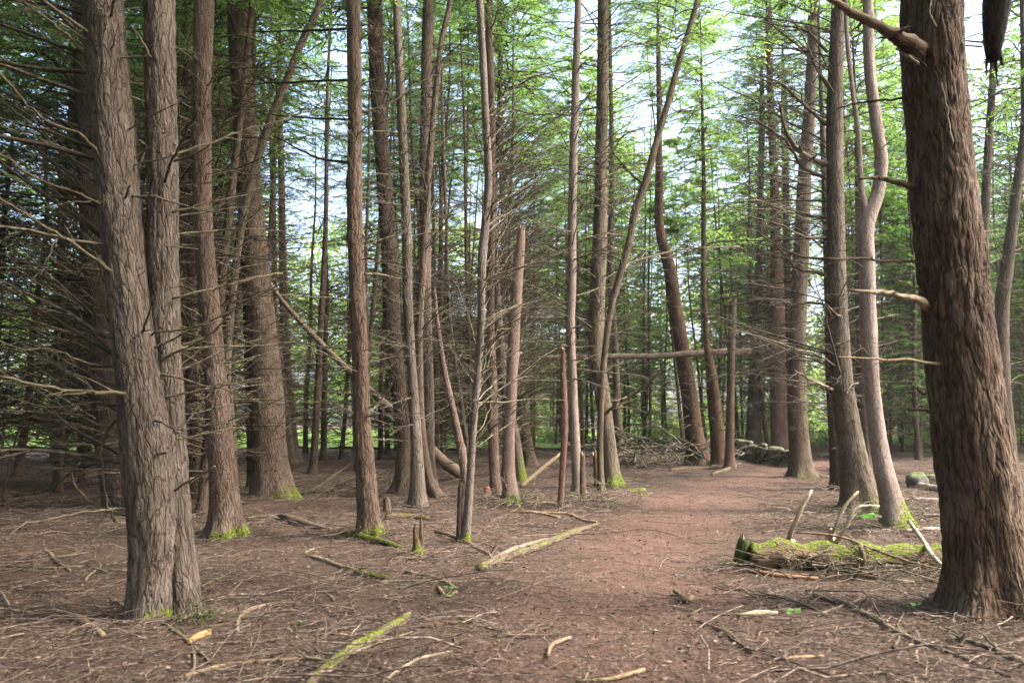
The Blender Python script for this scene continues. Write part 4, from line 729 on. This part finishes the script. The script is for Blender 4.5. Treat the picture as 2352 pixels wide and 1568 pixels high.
# loose medium sticks on the litter, each its own thing
rsL = np.random.default_rng(707); loose = []
for i in range(75):
    for _ in range(50):
        Y = 4.8 + 11 * rsL.uniform() ** 1.3; X = rsL.uniform(-.64, .64) * Y
        if pathmask(np.array([X]), np.array([Y]))[0] < (.25 if i % 6 else .9): break
    a = rsL.uniform(0, 3.14); l = rsL.uniform(.25, 1.1); r_ = rsL.uniform(.005, .014); z = float(height(X, Y)); bend = rsL.normal() * .12 * l
    pts = [[X + math.cos(a) * l * t - math.sin(a) * bend * 4 * t * (1 - t), Y + math.sin(a) * l * t + math.cos(a) * bend * 4 * t * (1 - t), z + r_, r_ * (1 - .4 * t)] for t in (0, .35, .7, 1)]
    k = rsL.uniform(.5, 1.3); o = log('loose_stick', 'x', pts, cat='stick', mat_='branch', color=(k, k * .92, k * .82), moss=0, sides=7, seed=900 + i, branches=int(rsL.integers(0, 4)), brl=.22, bump=.08, group='loose sticks on the litter'); loose.append((X, Y, o))
# small broken stumps
tree('st1', 'small broken post-like stump right of the straight reddish hemlock foot', [(890, 1180, 17), (889, 1155, 15), (886, 1134, 12)], None, None, name='broken_stump', color=(.8, .68, .58), jag=True, sides=12, cat='stump', flare=.3, seg=.03)
tree('st2', 'mossy splintered stump with one tall spike in front of the central clump', [(962, 1278, 30), (958, 1245, 18), (953, 1215, 9), (951, 1197, 4)], None, None, name='broken_stump', color=(.75, .62, .45), jag=True, sides=12, cat='stump', flare=.3, seg=.03, moss=(.12, (0, -1), 1.4),
     tuft=[(-1.5, 1., 60, .04)], extra_px=[[(968, 1262, 12), (967, 1220, 8), (966, 1186, 4)]])
tree('st3', 'tiny red-brown splintered stump left of the tall broken snag foot', [(1119, 1142, 16), (1119, 1125, 14), (1117, 1112, 8)], None, None, name='broken_stump', mat_='bark_red', color=(1.2, .8, .65), jag=True, sides=10, cat='stump', flare=.4, seg=.02)
tree('st4', 'thin upright dead peg left of the mound hemlock foot', [(1, 1, 1)] if False else [(600, 1150, 7), (600, 1135, 6), (599, 1124, 5)], None, None, name='dead_stub', color=(1.4, 1.3, 1.1), jag=True, sides=8, cat='stump', flare=.1, seg=.03)

# ------------------------------------------------------------------ stone wall and boulders
def stone(mbx, rs, c, s):
    import itertools
    n = 7; u = np.linspace(0, math.pi, n); v = np.linspace(0, 2 * math.pi, 10)[:-1]; A, B = np.meshgrid(u, v, indexing='ij')
    X = np.stack([np.sin(A) * np.cos(B), np.sin(A) * np.sin(B), np.cos(A)], -1); X = np.sign(X) * np.abs(X) ** .62
    sd_ = rs.uniform(0, 90); X = X * (1 + .22 * pn(X[..., 0] * 1.3 + sd_, X[..., 1] * 1.3, X[..., 2] * 1.3))[..., None] * s
    a = rs.uniform(-.25, .25); X = np.stack([X[..., 0] * math.cos(a) - X[..., 2] * math.sin(a), X[..., 1], X[..., 0] * math.sin(a) + X[..., 2] * math.cos(a)], -1)
    ix = np.arange(n * 9).reshape(n, 9); a_, b_ = ix[:-1], ix[1:]
    mbx.add(X + c, np.stack([a_, b_, np.roll(b_, -1, 1), np.roll(a_, -1, 1)], -1).reshape(-1, 4), tone=rs.uniform(0, 1))
rs = np.random.default_rng(77)
def wall(label, A, B, hgt0, hgt1, rows, gap=.0):
    mbx = MB(); L = np.linalg.norm(B[:2] - A[:2]); d = (B - A) / L
    for r_ in range(rows):
        s = rs.uniform(0, .2)
        while s < L:
            w_ = rs.uniform(.16, .42); hh = (hgt0 + (hgt1 - hgt0) * s / L); nr = hh / rows
            if rs.uniform() > gap * (r_ / rows) and not (r_ == rows - 1 and rs.uniform() < .3):
                for dep in (0, .28):
                    c = A + d * (s + w_ / 2) + np.array([rs.normal() * .03, dep + rs.normal() * .05, 0]); c[2] = float(height(c[0], c[1])) + nr * (r_ + .45) + rs.normal() * .02
                    stone(mbx, rs, c, np.array([w_ * .52, .2, nr * .62]))
            s += w_ * .95
    loc = (A[0], A[1], 0); o = mbx.build('stone_wall', M['stone']); reroot(o, loc); o.location = loc; tag(o, label, 'stone wall')
wall('low tumbledown dry stone wall running right from the brush pile to the path', ground(1690, 1056), ground(1822, 1072), .85, .55, 6, .4)
wall('far mossy stone wall stretch seen behind the brush pile', ground(1330, 1022), ground(1610, 1028), .5, .6, 4, .5)
def boulder(label, px, py, wpx, hpx, seed):
    rs_ = np.random.default_rng(seed); p = ground(px, py); s = wpx / 2 / F * p[1]; h_ = hpx / F * p[1]; mbx = MB(); n, m_ = 18, 24
    u = np.linspace(0, math.pi, n); v = np.linspace(0, 2 * math.pi, m_ + 1)[:-1]; A, B = np.meshgrid(u, v, indexing='ij'); X = np.stack([np.sin(A) * np.cos(B), np.sin(A) * np.sin(B), np.cos(A)], -1); X = np.sign(X) * np.abs(X) ** .75
    X *= (1 + .3 * pn(X[..., 0] * 1.2 + seed, X[..., 1] * 1.2, X[..., 2] * 1.2) + .08 * pn(X[..., 0] * 4 + seed, X[..., 1] * 4, X[..., 2] * 4))[..., None]
    ix = np.arange(n * m_).reshape(n, m_); a_, b_ = ix[:-1], ix[1:]; mbx.add(X * np.array([s, s * .8, h_ * .6]), np.stack([a_, b_, np.roll(b_, -1, 1), np.roll(a_, -1, 1)], -1).reshape(-1, 4))
    o = mbx.build('boulder', M['rock']); o.location = (p[0], p[1], p[2] + h_ * .35); tag(o, label, 'boulder')
boulder('mossy round boulder behind the pale forked trunk at right', 2106, 1118, 42, 34, 3)
boulder('low flat mossy rock right of the round boulder', 2148, 1104, 44, 16, 9)
boulder('small rock beside the path just left of the broad grey hemlock', 1917, 1082, 24, 12, 12)
boulder('flat low rock far along the path between the two right trunks', 1895, 1050, 30, 10, 15)

# ------------------------------------------------------------------ brush pile
rs = np.random.default_rng(91); cpt = ground(1540, 1050); root = empty('brush_pile', tuple(cpt)); tag(root, 'tangled pile of bare dead branches in front of the stone wall', 'brush pile')
mbx = MB(); K = 190; u = rs.uniform(0, 1, K); a_ = ground(1390, 1072); b_ = ground(1650, 1062)
S = a_ + (b_ - a_) * u[:, None] + np.stack([rs.normal(size=K) * .5, rs.normal(size=K) * 1.3, rs.uniform(0, 1.1, K) * (1 - .8 * abs(u - .3))], 1); az = rs.uniform(0, 6.28, K); el = rs.normal(.12, .35, K)
D = np.stack([np.cos(az) * np.cos(el), np.sin(az) * np.cos(el) * .5, np.sin(el)], 1); L = rs.uniform(.6, 2.4, K); S[:, 2] = np.maximum(S[:, 2], .03)
dead_set(mbx, rs, S, D, L, .012 + .012 * L, 4, 1, droop=.3, tone=.95, rmin=.006, wob=.09)
o = mbx.build('dead_branches', M['twig'], root); reroot(o, cpt); o['kind'] = 'stuff'

def brush(label, A, B, K, sy, sz, l0, l1, seed, tone=.7):
    rs = np.random.default_rng(seed); a_, b_ = ground(*A), ground(*B); c = (a_ + b_) / 2; c[2] = float(height(c[0], c[1])); root = empty('brush_pile', tuple(c)); tag(root, label, 'brush pile'); mbx = MB()
    u = rs.uniform(0, 1, K); S = a_ + (b_ - a_) * u[:, None] + np.stack([rs.normal(size=K) * .1, rs.normal(size=K) * sy, 0 * u], 1); S[:, 2] = height(S[:, 0], S[:, 1]) + rs.uniform(.01, sz, K)
    az = rs.uniform(0, 6.28, K); el = rs.normal(.1, .3, K); D = np.stack([np.cos(az) * np.cos(el), np.sin(az) * np.cos(el), np.sin(el)], 1); L = rs.uniform(l0, l1, K)
    dead_set(mbx, rs, S, D, L, .004 + .006 * L, 4, 2, droop=.25, tone=tone, rmin=.002, wob=.09); o = mbx.build('dead_branches', M['twig'], root); reroot(o, tuple(c)); o['kind'] = 'stuff'
brush('tangle of thin bare twigs strewn along the front of the mossy log', (1740, 1310), (2160, 1330), 70, .18, .16, .3, .9, 61)
brush('loose bare brush lying between the mossy log and the pale forked trunk', (1830, 1215), (2180, 1200), 80, .5, .25, .4, 1.1, 62, .85)
brush('low heap of dead twigs at the foot of the mound hemlock', (560, 1150), (760, 1140), 70, .5, .12, .4, 1.3, 63, .5)
brush('dead twigs piled on the litter between the lone reddish trunk and the central clump', (760, 1130), (930, 1110), 70, .9, .2, .5, 1.5, 64, .6)
brush('pale dead twigs lying around the feet of the central snags', (1120, 1165), (1400, 1150), 80, .5, .12, .4, 1.3, 65, .9)

# ------------------------------------------------------------------ background stand
rs = np.random.default_rng(2024)
BG = [0]
occupied = [(t['C'][0, 0], t['C'][0, 1]) for t in TREES.values()]
def bgtree(x, y, r=.1, hgt=1.0, cz=None, crown=None, dead=None, dscale=1., tone=(.8, .72, .64), leafc=(1, 1, 1), lab=None, grp=None, name='hemlock_tree', yg=None, yz=0, ys=1.):  # leafc brightens the foliage tint where leaves should look backlit
    z = float(height(x, y)); root = empty(name, (x, y, z)); tag(root, lab, 'tree', grp)
    k = BG[0]; BG[0] += 1; tl = (rs.normal() * .03, rs.normal() * .03); rz = rs.uniform(0, 6.28)
    linkc('trunk', trunks[k % 6], root, (0, 0, 0), rz, (r / .1, r / .1, hgt), (*tone, 1), tilt=tl)
    if dead is not None: linkc('twigs', dead, root, (0, 0, 0), rs.uniform(0, 6), (dscale, dscale, 1), (.9, .85, .8, 1), 'stuff')
    if crown is not None: s = rs.uniform(.85, 1.2); linkc('crown', crown, root, (0, 0, cz), rs.uniform(0, 6), (s, s, s), (*leafc, 1))
    if yg is not None: linkc('crown', yg, root, (0, 0, yz), rs.uniform(0, 6), (ys, ys, ys), (*leafc, 1))
    return root
def free(x, y, d):
    for (a, b) in occupied:
        if (a - x) ** 2 + (b - y) ** 2 < d * d: return False
    occupied.append((x, y)); return True
def zone(n, px0, px1, y0, y1, fn, d=1.1):
    c = 0; tries = 0
    while c < n and tries < n * 30:
        tries += 1; Y = math.sqrt(rs.uniform(y0 ** 2, y1 ** 2)); px = rs.uniform(px0, px1); X = (px - 1176) / F * Y
        if pathmask(np.array([X]), np.array([Y]))[0] > .1: continue
        if 670 < px < 800 and Y > 27 and rs.uniform() < .85: continue
        if not free(X, Y, d): continue
        fn(X, Y); c += 1
# far left tangle: close-set stems with thick dead branches
zone(16, -1000, -200, 6, 24, lambda x, y: bgtree(x, y, .1, 1.1, 5, crowns[rs.integers(5)], None, 1., lab='shade hemlock added outside the picture around the clearing', grp='shade hemlocks added around the clearing outside the view', yg=young[rs.integers(3)], yz=.8, ys=1.2), 1.3)  # hemlocks left of the frame, added to keep light off the left side
zone(44, -250, 560, 13, 34, lambda x, y: bgtree(x, y, rs.uniform(.05, .13), rs.uniform(.8, 1.1), rs.uniform(6, 10), crowns[rs.integers(5)] if rs.uniform() < .75 else None, deadthick[rs.integers(3)], 1., (.6, .52, .45), (.8, .85, .8),
     'dark hemlock stem in the shaded tangle of bare branches left of the twin trunk', 'stems in the shaded tangle at left'), .9)
zone(40, 560, 1190, 23, 42, lambda x, y: bgtree(x, y, rs.uniform(.06, .14), rs.uniform(.9, 1.2), rs.uniform(9, 13), crowns[rs.integers(5)] if rs.uniform() < .5 else None, deadthick[rs.integers(3)] if rs.uniform() < .85 else deads[rs.integers(5)], 1.1, (.6, .54, .46), (.9, .95, .85),
     'slim dark hemlock in the close stand behind the central clump', 'close stand behind the central clump'), 1.0)
zone(46, 1190, 1800, 34, 62, lambda x, y: bgtree(x, y, rs.uniform(.05, .12), rs.uniform(.9, 1.2), rs.uniform(7, 12), crowns[rs.integers(5)] if rs.uniform() < .25 else None, deads[rs.integers(5)], 1.3, (.5, .45, .38), (1.2, 1.2, 1.05),
     'thin upright trunk in the light-filled stand beyond the stone wall', 'thin trunks beyond the stone wall', yg=young[rs.integers(3)] if rs.uniform() < .8 else None, yz=rs.uniform(1.5, 5.5), ys=rs.uniform(.6, 1.1)), 1.2)
zone(26, 1760, 2700, 26, 60, lambda x, y: bgtree(x, y, rs.uniform(.06, .14), rs.uniform(.9, 1.2), 7.5, crowns[rs.integers(5)], deads[rs.integers(5)], 1.2, (.6, .57, .48), (.9, 1.0, .85),
     'shaded hemlock in the green stand behind the right-hand trees', 'green stand behind the right-hand trees', yg=young[rs.integers(3)], yz=rs.uniform(1.0, 4), ys=rs.uniform(.8, 1.2)), 1.3)
# young leafy hemlocks filling the middle distance
zone(24, 1150, 2500, 34, 60, lambda x, y: bgtree(x, y, .05, 1.1, None, None, deads[rs.integers(5)], 1., (.6, .55, .45), (1.2, 1.2, 1.05),
     'young feathery green hemlock among the thin trunks beyond the stone wall', 'young green hemlocks beyond the wall', name='young_hemlock', yg=young[rs.integers(3)], yz=rs.uniform(.5, 3), ys=rs.uniform(.7, 1.1)), 1.5)
zone(10, 1180, 2050, 30, 56, lambda x, y: bgtree(x, y, .09, 1.2, rs.uniform(7, 10.5), lush[rs.integers(2)], deads[rs.integers(5)], 1.2, (.5, .46, .4), (1.3, 1.25, 1.05),
     'leafy-topped tree rising into the light beyond the path', 'leafy-topped trees in the light'), 2.0)
zone(40, 1880, 2750, 30, 56, lambda x, y: bgtree(x, y, rs.uniform(.04, .11), 1.1, None, None, deadthick[rs.integers(3)], 1., (.5, .48, .4), (.8, .95, .75),
     'thin dark stem in the dim thicket at right', 'thin stems in the dim thicket at right', yg=young[rs.integers(3)] if rs.uniform() < .6 else None, yz=rs.uniform(.3, 3), ys=rs.uniform(.7, 1.0)), 1.0)
zone(16, -100, 1150, 42, 60, lambda x, y: bgtree(x, y, .08, 1.0, 7, crowns[rs.integers(5)], deads[rs.integers(5)], 1., (.5, .45, .4), (1.1, 1.15, .9),
     'tree at the rim of the bright meadow beyond the left-hand stand', 'trees along the meadow rim'), 2.0)

# far-off broadleaf wood that closes the view: one mass
def far_wood():
    mbx = MB(); rs_ = np.random.default_rng(5); n = 620
    th = rs_.uniform(-.75, .75, n); d = rs_.uniform(64, 105, n); cx = np.sin(th) * d; cy = np.cos(th) * d; cz = rs_.uniform(.5, 27, n) * rs_.uniform(.45, 1, n); rr = rs_.uniform(1.6, 3.6, n)
    for i in range(n):
        if -.34 < th[i] < -.1 and cz[i] < 4 and d[i] < 84: continue
        k = 200; v = rs_.normal(size=(k, 3)); v /= np.linalg.norm(v, axis=1)[:, None]; S = np.array([cx[i], cy[i], cz[i]]) + v * rr[i] * (rs_.uniform(.35, 1.05, k)[:, None]) * np.array([1.2, 1.0, .75])
        S[:, 2] = np.maximum(S[:, 2], .1); D = rs_.normal(size=(k, 3)); D /= np.linalg.norm(D, axis=1)[:, None]; l = rs_.uniform(.3, .65, k)
        leaves(mbx, rs_, S, D, rs_.normal(size=(k, 3)), l, l * .6, np.clip(rs_.uniform(0, 1) * .6 + rs_.uniform(0, .4, k), 0, 1))
    tag(mbx.build('distant_wood', M['leaf2'], smooth=False), 'bright leafy wood closing the view far beyond the meadow and trunks', 'wood', kind='stuff')
far_wood()
# undergrowth along the wood edge
def undergrowth():
    mbx = MB(); rs_ = np.random.default_rng(15)
    for i in range(330):
        Y = rs_.uniform(50, 70); X = rs_.uniform(-.72, .72) * Y; k = 110
        if -.34 < X / Y < -.08 and Y < 64: continue
        if -.05 > X / Y > -.8 and rs_.uniform() < .5: continue
        rad = rs_.uniform(.5, 1.4); S = np.array([X, Y, rad * .6]) + rs_.normal(size=(k, 3)) * rad * .45; S[:, 2] = np.abs(S[:, 2])
        D = rs_.normal(size=(k, 3)); D /= np.linalg.norm(D, axis=1)[:, None]; l = rs_.uniform(.12, .35, k); leaves(mbx, rs_, S, D, rs_.normal(size=(k, 3)), l, l * .6, np.clip(rs_.uniform(0, .6) + rs_.uniform(0, .4, k), 0, 1))
    tag(mbx.build('undergrowth', M['leaf2'], smooth=False), 'low leafy undergrowth at the far edge of the stand', 'undergrowth', kind='stuff')
undergrowth()
# trees added around and behind the camera to shade the clearing
NAMES = dict(T1='twin-trunked tree', T4='second foreground trunk', T5='mound hemlock', T7='lone reddish trunk', T8='thick leaning trunk', T11='curved stem', T13='grey forked stem', T15='tall broken snag', T19='pale straight trunk',
    T20='olive grey trunk', T22='rusty leaning trunk', T24='square-topped snag', T27='thick path-side trunk', T28='broad grey hemlock', T29='pale forked trunk', T30='massive old trunk')
marks = sorted([(1176 + F * TREES[k]['C'][0, 0] / TREES[k]['D'], v) for k, v in NAMES.items()])
gaps = {}
for o in [o for o in col.objects if o.get('group') and 'outside' not in o['group'] and o.type == 'EMPTY' and o.name.split('.')[0] in ('hemlock_tree', 'young_hemlock')]:
    px = 1176 + F * o.location.x / o.location.y; g = sum(m[0] < px for m in marks); gaps.setdefault((g, o['group']), []).append((o.location.y, px, o))
KIND = {'stems in the shaded tangle at left': ('dark tangle', 'dark stem'), 'close stand behind the central clump': ('close stand', 'slim dark hemlock'), 'thin trunks beyond the stone wall': ('thin-trunk stand', 'thin upright trunk'),
        'green stand behind the right-hand trees': ('green stand', 'shaded hemlock'), 'young green hemlocks beyond the wall': ('young growth', 'feathery young hemlock'), 'trees along the meadow rim': ('meadow rim', 'far rim tree'), 'leafy-topped trees in the light': ('sunlit growth', 'leafy-topped tree'), 'thin stems in the dim thicket at right': ('dim thicket', 'thin dark stem')}
ORD = ['nearest', 'second nearest', 'third nearest', 'fourth nearest', 'fifth nearest', 'sixth nearest', 'seventh nearest', 'eighth nearest', 'ninth nearest', 'tenth nearest'] + ['%dth nearest' % k for k in range(11, 60)]
lg = {}
for X, Y, o in loose: px = 1176 + F * X / Y; lg.setdefault(sum(m[0] < px for m in marks), []).append((Y, o))
for g, L in lg.items():
    L.sort(key=lambda t: t[0])
    for i, (d_, o) in enumerate(L):
        wh = 'left of the %s' % marks[0][1] if g == 0 else 'right of the %s' % marks[-1][1] if g == len(marks) else 'in line between %s and %s' % (marks[g - 1][1], marks[g][1])
        o['label'] = 'loose stick, %s, %s' % (ORD[i] if len(L) > 1 else 'only one', wh); assert len(o['label'].replace(',', '').split()) <= 16
for (g, grp), L in gaps.items():
    L.sort(key=lambda t: t[0])
    for i, (d_, px, o) in enumerate(L):
        st, kd = KIND[grp]; od = ORD[i] if len(L) > 1 else 'only'
        if g == 0: wh = 'left of the %s' % marks[0][1]
        elif g == len(marks): wh = 'right of the %s' % marks[-1][1]
        else: wh = 'between %s and %s' % (marks[g - 1][1], marks[g][1])
        o['label'] = '%s, %s in %s, %s' % (kd, od, st, wh)
        assert len(o['label'].replace(',', '').split()) <= 16, o['label']
ring = [(-5.5, 0.6), (-8, 6), (-3.5, -3), (-9, -2), (3.5, -6), (-1, -9), (-11, 10), (-6, -7), (-13, 4), (-10, -8), (1.6, -2.5), (7.5, -4), (5.5, 2.0), (6, -11), (-2.4, -5.5), (-8.5, 3), (-5.5, -2), (-15, 9), (-12, 0), (0, -13), (-4, -12), (10, -9), (3.8, -3.0), (-7.5, -4.5), (-1.8, -1.6), (3.2, -1.2), (0.3, -4.5), (8.5, 1.5)]  # unseen hemlocks added to shade the foreground and its left side
for i, (x, y) in enumerate(ring):
    bgtree(x, y, .16, 1.1, 5.0 if i < 12 else 3.5, crowns[i % 5], deads[i % 5] if i > 2 else None, 1., yg=young[i % 3] if x < -6 or y < -3 else None, yz=1.2, ys=1.3, lab='shade hemlock added outside the picture around the clearing', grp='shade hemlocks added around the clearing outside the view')

# ------------------------------------------------------------------ litter
rs = np.random.default_rng(33)
def scatter(n, y0, y1, power=1.6):
    Y = y0 + (y1 - y0) * rs.uniform(0, 1, n) ** power; X = rs.uniform(-.76, .76, n) * (Y + .8); return X, Y
def gz_(X, Y):
    return height(X, Y) - .02 * pathmask(X, Y) * np.clip((30 - Y) / 10, 0, 1)
mbx = MB()
for (n, y0, y1, l0, l1, r0, r1, pw) in ((26000, 4.0, 26, .04, .26, .0013, .0036, 1.5), (6500, 4.2, 28, .2, .75, .002, .0055, 1.4), (700, 5, 30, .5, 1.3, .004, .010, 1.2), (6000, 11, 32, .25, 1.2, .003, .008, .9)):
    X, Y = scatter(n, y0, y1, pw); pmk = pathmask(X, Y); keep = rs.uniform(0, 1, n) > pmk * .72
    cl = pn(X * .7, Y * .7, 3.3); keep &= rs.uniform(-.6, .9, n) < cl + .3; X, Y = X[keep], Y[keep]
    if l1 < .8:   # debris banked against the trunk feet
        for t_ in TREES.values():
            c_ = t_['C'][0]
            if c_[3] > .06 and c_[1] < 25: k_ = 90; a_ = rs.uniform(0, 6.28, k_); d_ = c_[3] * 1.15 + rs.exponential(.22, k_); X = np.concatenate([X, c_[0] + np.cos(a_) * d_]); Y = np.concatenate([Y, c_[1] + np.sin(a_) * d_])
    n = len(X)
    a = rs.uniform(0, 6.28, n); el = np.abs(rs.normal(0, .10, n)); D = np.stack([np.cos(a), np.sin(a), el], 1); L = rs.uniform(l0, l1, n); rb = rs.uniform(r0, r1, n)
    P = np.stack([X, Y, gz_(X, Y) + rb + .004 + rs.uniform(0, .02, n)], 1); PP, RR = grow(rs, P, D, L, rb, 5, 0, .05, .12); RR = rb[:, None] * np.linspace(1, .6, 5)[None]
    PP[:, :, 2] = np.maximum(PP[:, :, 2], gz_(PP[:, :, 0], PP[:, :, 1]) + rb[:, None] * .8 + .006); mbx.tubes(PP, RR, 4, np.clip(rs.beta(1.6, 1.8, n), 0, 1), cap=False)
tag(mbx.build('twig_litter', M['stick']), 'fine dead twigs strewn over the forest floor', 'twig litter', kind='stuff')
# leaf and bark chips
M['chip'] = twig_mat('leaf_litter_chips', (.05, .031, .023), (.40, .28, .21))
mbx = MB(); n = 60000; X, Y = scatter(n, 4.0, 26, 1.6); P = np.stack([X, Y, gz_(X, Y) + .010 + rs.uniform(0, .014, n)], 1); a = rs.uniform(0, 6.28, n); D = np.stack([np.cos(a), np.sin(a), rs.normal(0, .22, n)], 1); D /= np.linalg.norm(D, axis=1)[:, None]
nr = np.array([0, 0, 1.]) + rs.normal(size=(n, 3)) * .35; ln = rs.uniform(.012, .055, n) * rs.uniform(.5, 1.1, n); tn = rs.beta(.9, 1.7, n); leaves(mbx, rs, P, D, nr, ln, ln * rs.uniform(.25, .7, n), tn)
n = 2600; X, Y = scatter(n, 4.0, 24, 1.5); P = np.stack([X, Y, gz_(X, Y) + .014 + rs.uniform(0, .02, n)], 1); a = rs.uniform(0, 6.28, n); D = np.stack([np.cos(a), np.sin(a), rs.normal(0, .3, n)], 1); D /= np.linalg.norm(D, axis=1)[:, None]
nr = np.array([0, 0, 1.]) + rs.normal(size=(n, 3)) * .5; ln = rs.uniform(.025, .06, n); leaves(mbx, rs, P, D, nr, ln, ln * rs.uniform(.25, .6, n), rs.uniform(.1, .85, n) ** 1.3)
tag(mbx.build('leaf_litter', M['chip'], smooth=False), 'dry leaf and bark flakes scattered over the forest floor', 'leaf litter', kind='stuff')
# needles
mbx = MB(); n = 150000; X, Y = scatter(n, 4.0, 16, 1.35); P = np.stack([X, Y, gz_(X, Y) + .008 + rs.uniform(0, .012, n)], 1); a = rs.uniform(0, 6.28, n); D = np.stack([np.cos(a), np.sin(a), rs.normal(0, .15, n)], 1); D /= np.linalg.norm(D, axis=1)[:, None]
nr = np.array([0, 0, 1.]) + rs.normal(size=(n, 3)) * .3; ln = rs.uniform(.02, .07, n); leaves(mbx, rs, P, D, nr, ln, rs.uniform(.0015, .004, n), rs.beta(1.3, 1.8, n))
tag(mbx.build('needle_litter', M['chip'], smooth=False), 'carpet of brown fallen needles and twiglets on the forest floor', 'needle litter', kind='stuff')

# ------------------------------------------------------------------ seedlings and moss
def seedling(label, px, py, hpx, nleaf, seed, spread=1., yellow=(1, 1, 1)):
    rs_ = np.random.default_rng(seed); p = ground(px, py); s = hpx / F * p[1]; root = empty('seedling', tuple(p)); tag(root, label, 'seedling')
    mbs = MB()
    for k in range(max(1, nleaf // 4)):
        mbl = MB()
        a = rs_.uniform(0, 6.28); e = np.array([math.cos(a) * s * .35 * spread, math.sin(a) * s * .35 * spread, s * rs_.uniform(.6, 1)]); P = np.array([[0, 0, 0], e * .5 + [0, 0, s * .1], e]); mbs.tubes(P, np.array([.002, .0016, .001]), 4, .6)
        m_ = 5; aa = rs_.uniform(0, 6.28, m_); D = np.stack([np.cos(aa), np.sin(aa), rs_.uniform(-.1, .3, m_)], 1); D /= np.linalg.norm(D, axis=1)[:, None]; l = s * .5 * rs_.uniform(.6, 1.1, m_)
        leaves(mbl, rs_, np.repeat(e[None], m_, 0) + D * .004, D, np.array([[0, 0, 1.]]) + rs_.normal(size=(m_, 3)) * .25, l, l * .6, rs_.uniform(.2, 1, m_))
        o = mbl.build('leaf', M['seedleaf'], root, smooth=False); o.color = (*yellow, 1)
    mbs.build('stem', M['twig'], root)
seedling('small green seedling left of the lichen-covered branch', 1045, 1388, 38, 8, 1); seedling('pair of broad green leaves on the litter behind the mossy foreground branch', 690, 1448, 26, 6, 2, 1.6)
seedling('pale feathery seedling behind the middle of the mossy log', 2000, 1225, 56, 14, 3, .9, (1.1, 1.1, 1.2)); seedling('faint sprig right of the path in the lower foreground', 1815, 1430, 34, 8, 4); seedling('small sprig below the massive old hemlock', 2098, 1415, 30, 8, 5)
seedling('tiny seedling in the litter at the right of the dark crooked branch', 2150, 1440, 22, 4, 6); seedling('yellow-green sprig at the edge of the path beyond the stubs', 1462, 1158, 34, 16, 7, 1.8, (2.0, 1.3, .4)); seedling('little yellow sprig on the ground right of the olive grey hemlock foot', 1500, 1135, 18, 10, 8, 2.0, (1.9, 1.3, .4))
seedling('single green leaflet beside the tan barkless stick', 612, 1552, 14, 4, 9, 1.5)
print('objects', len(bpy.data.objects), 'bg', BG[0])

# ------------------------------------------------------------------ thin summer haze between the trees
def haze():
    import bmesh
    me = bpy.data.meshes.new('haze'); bm = bmesh.new(); bmesh.ops.create_cube(bm, size=1); bm.to_mesh(me); bm.free()
    o = bpy.data.objects.new('haze', me); col.objects.link(o); o.scale = (640, 560, 60); o.location = (0, 200, 27); o['kind'] = 'stuff'
    m, nt = mat('haze'); out = N(nt, 'ShaderNodeOutputMaterial'); v = N(nt, 'ShaderNodeVolumePrincipled'); v.inputs['Color'].default_value = (.92, .96, .94, 1); v.inputs['Density'].default_value = .0003; v.inputs['Anisotropy'].default_value = .3
    nt.links.new(v.outputs[0], out.inputs['Volume']); me.materials.append(m)
sc.cycles.volume_bounces = 0
haze()
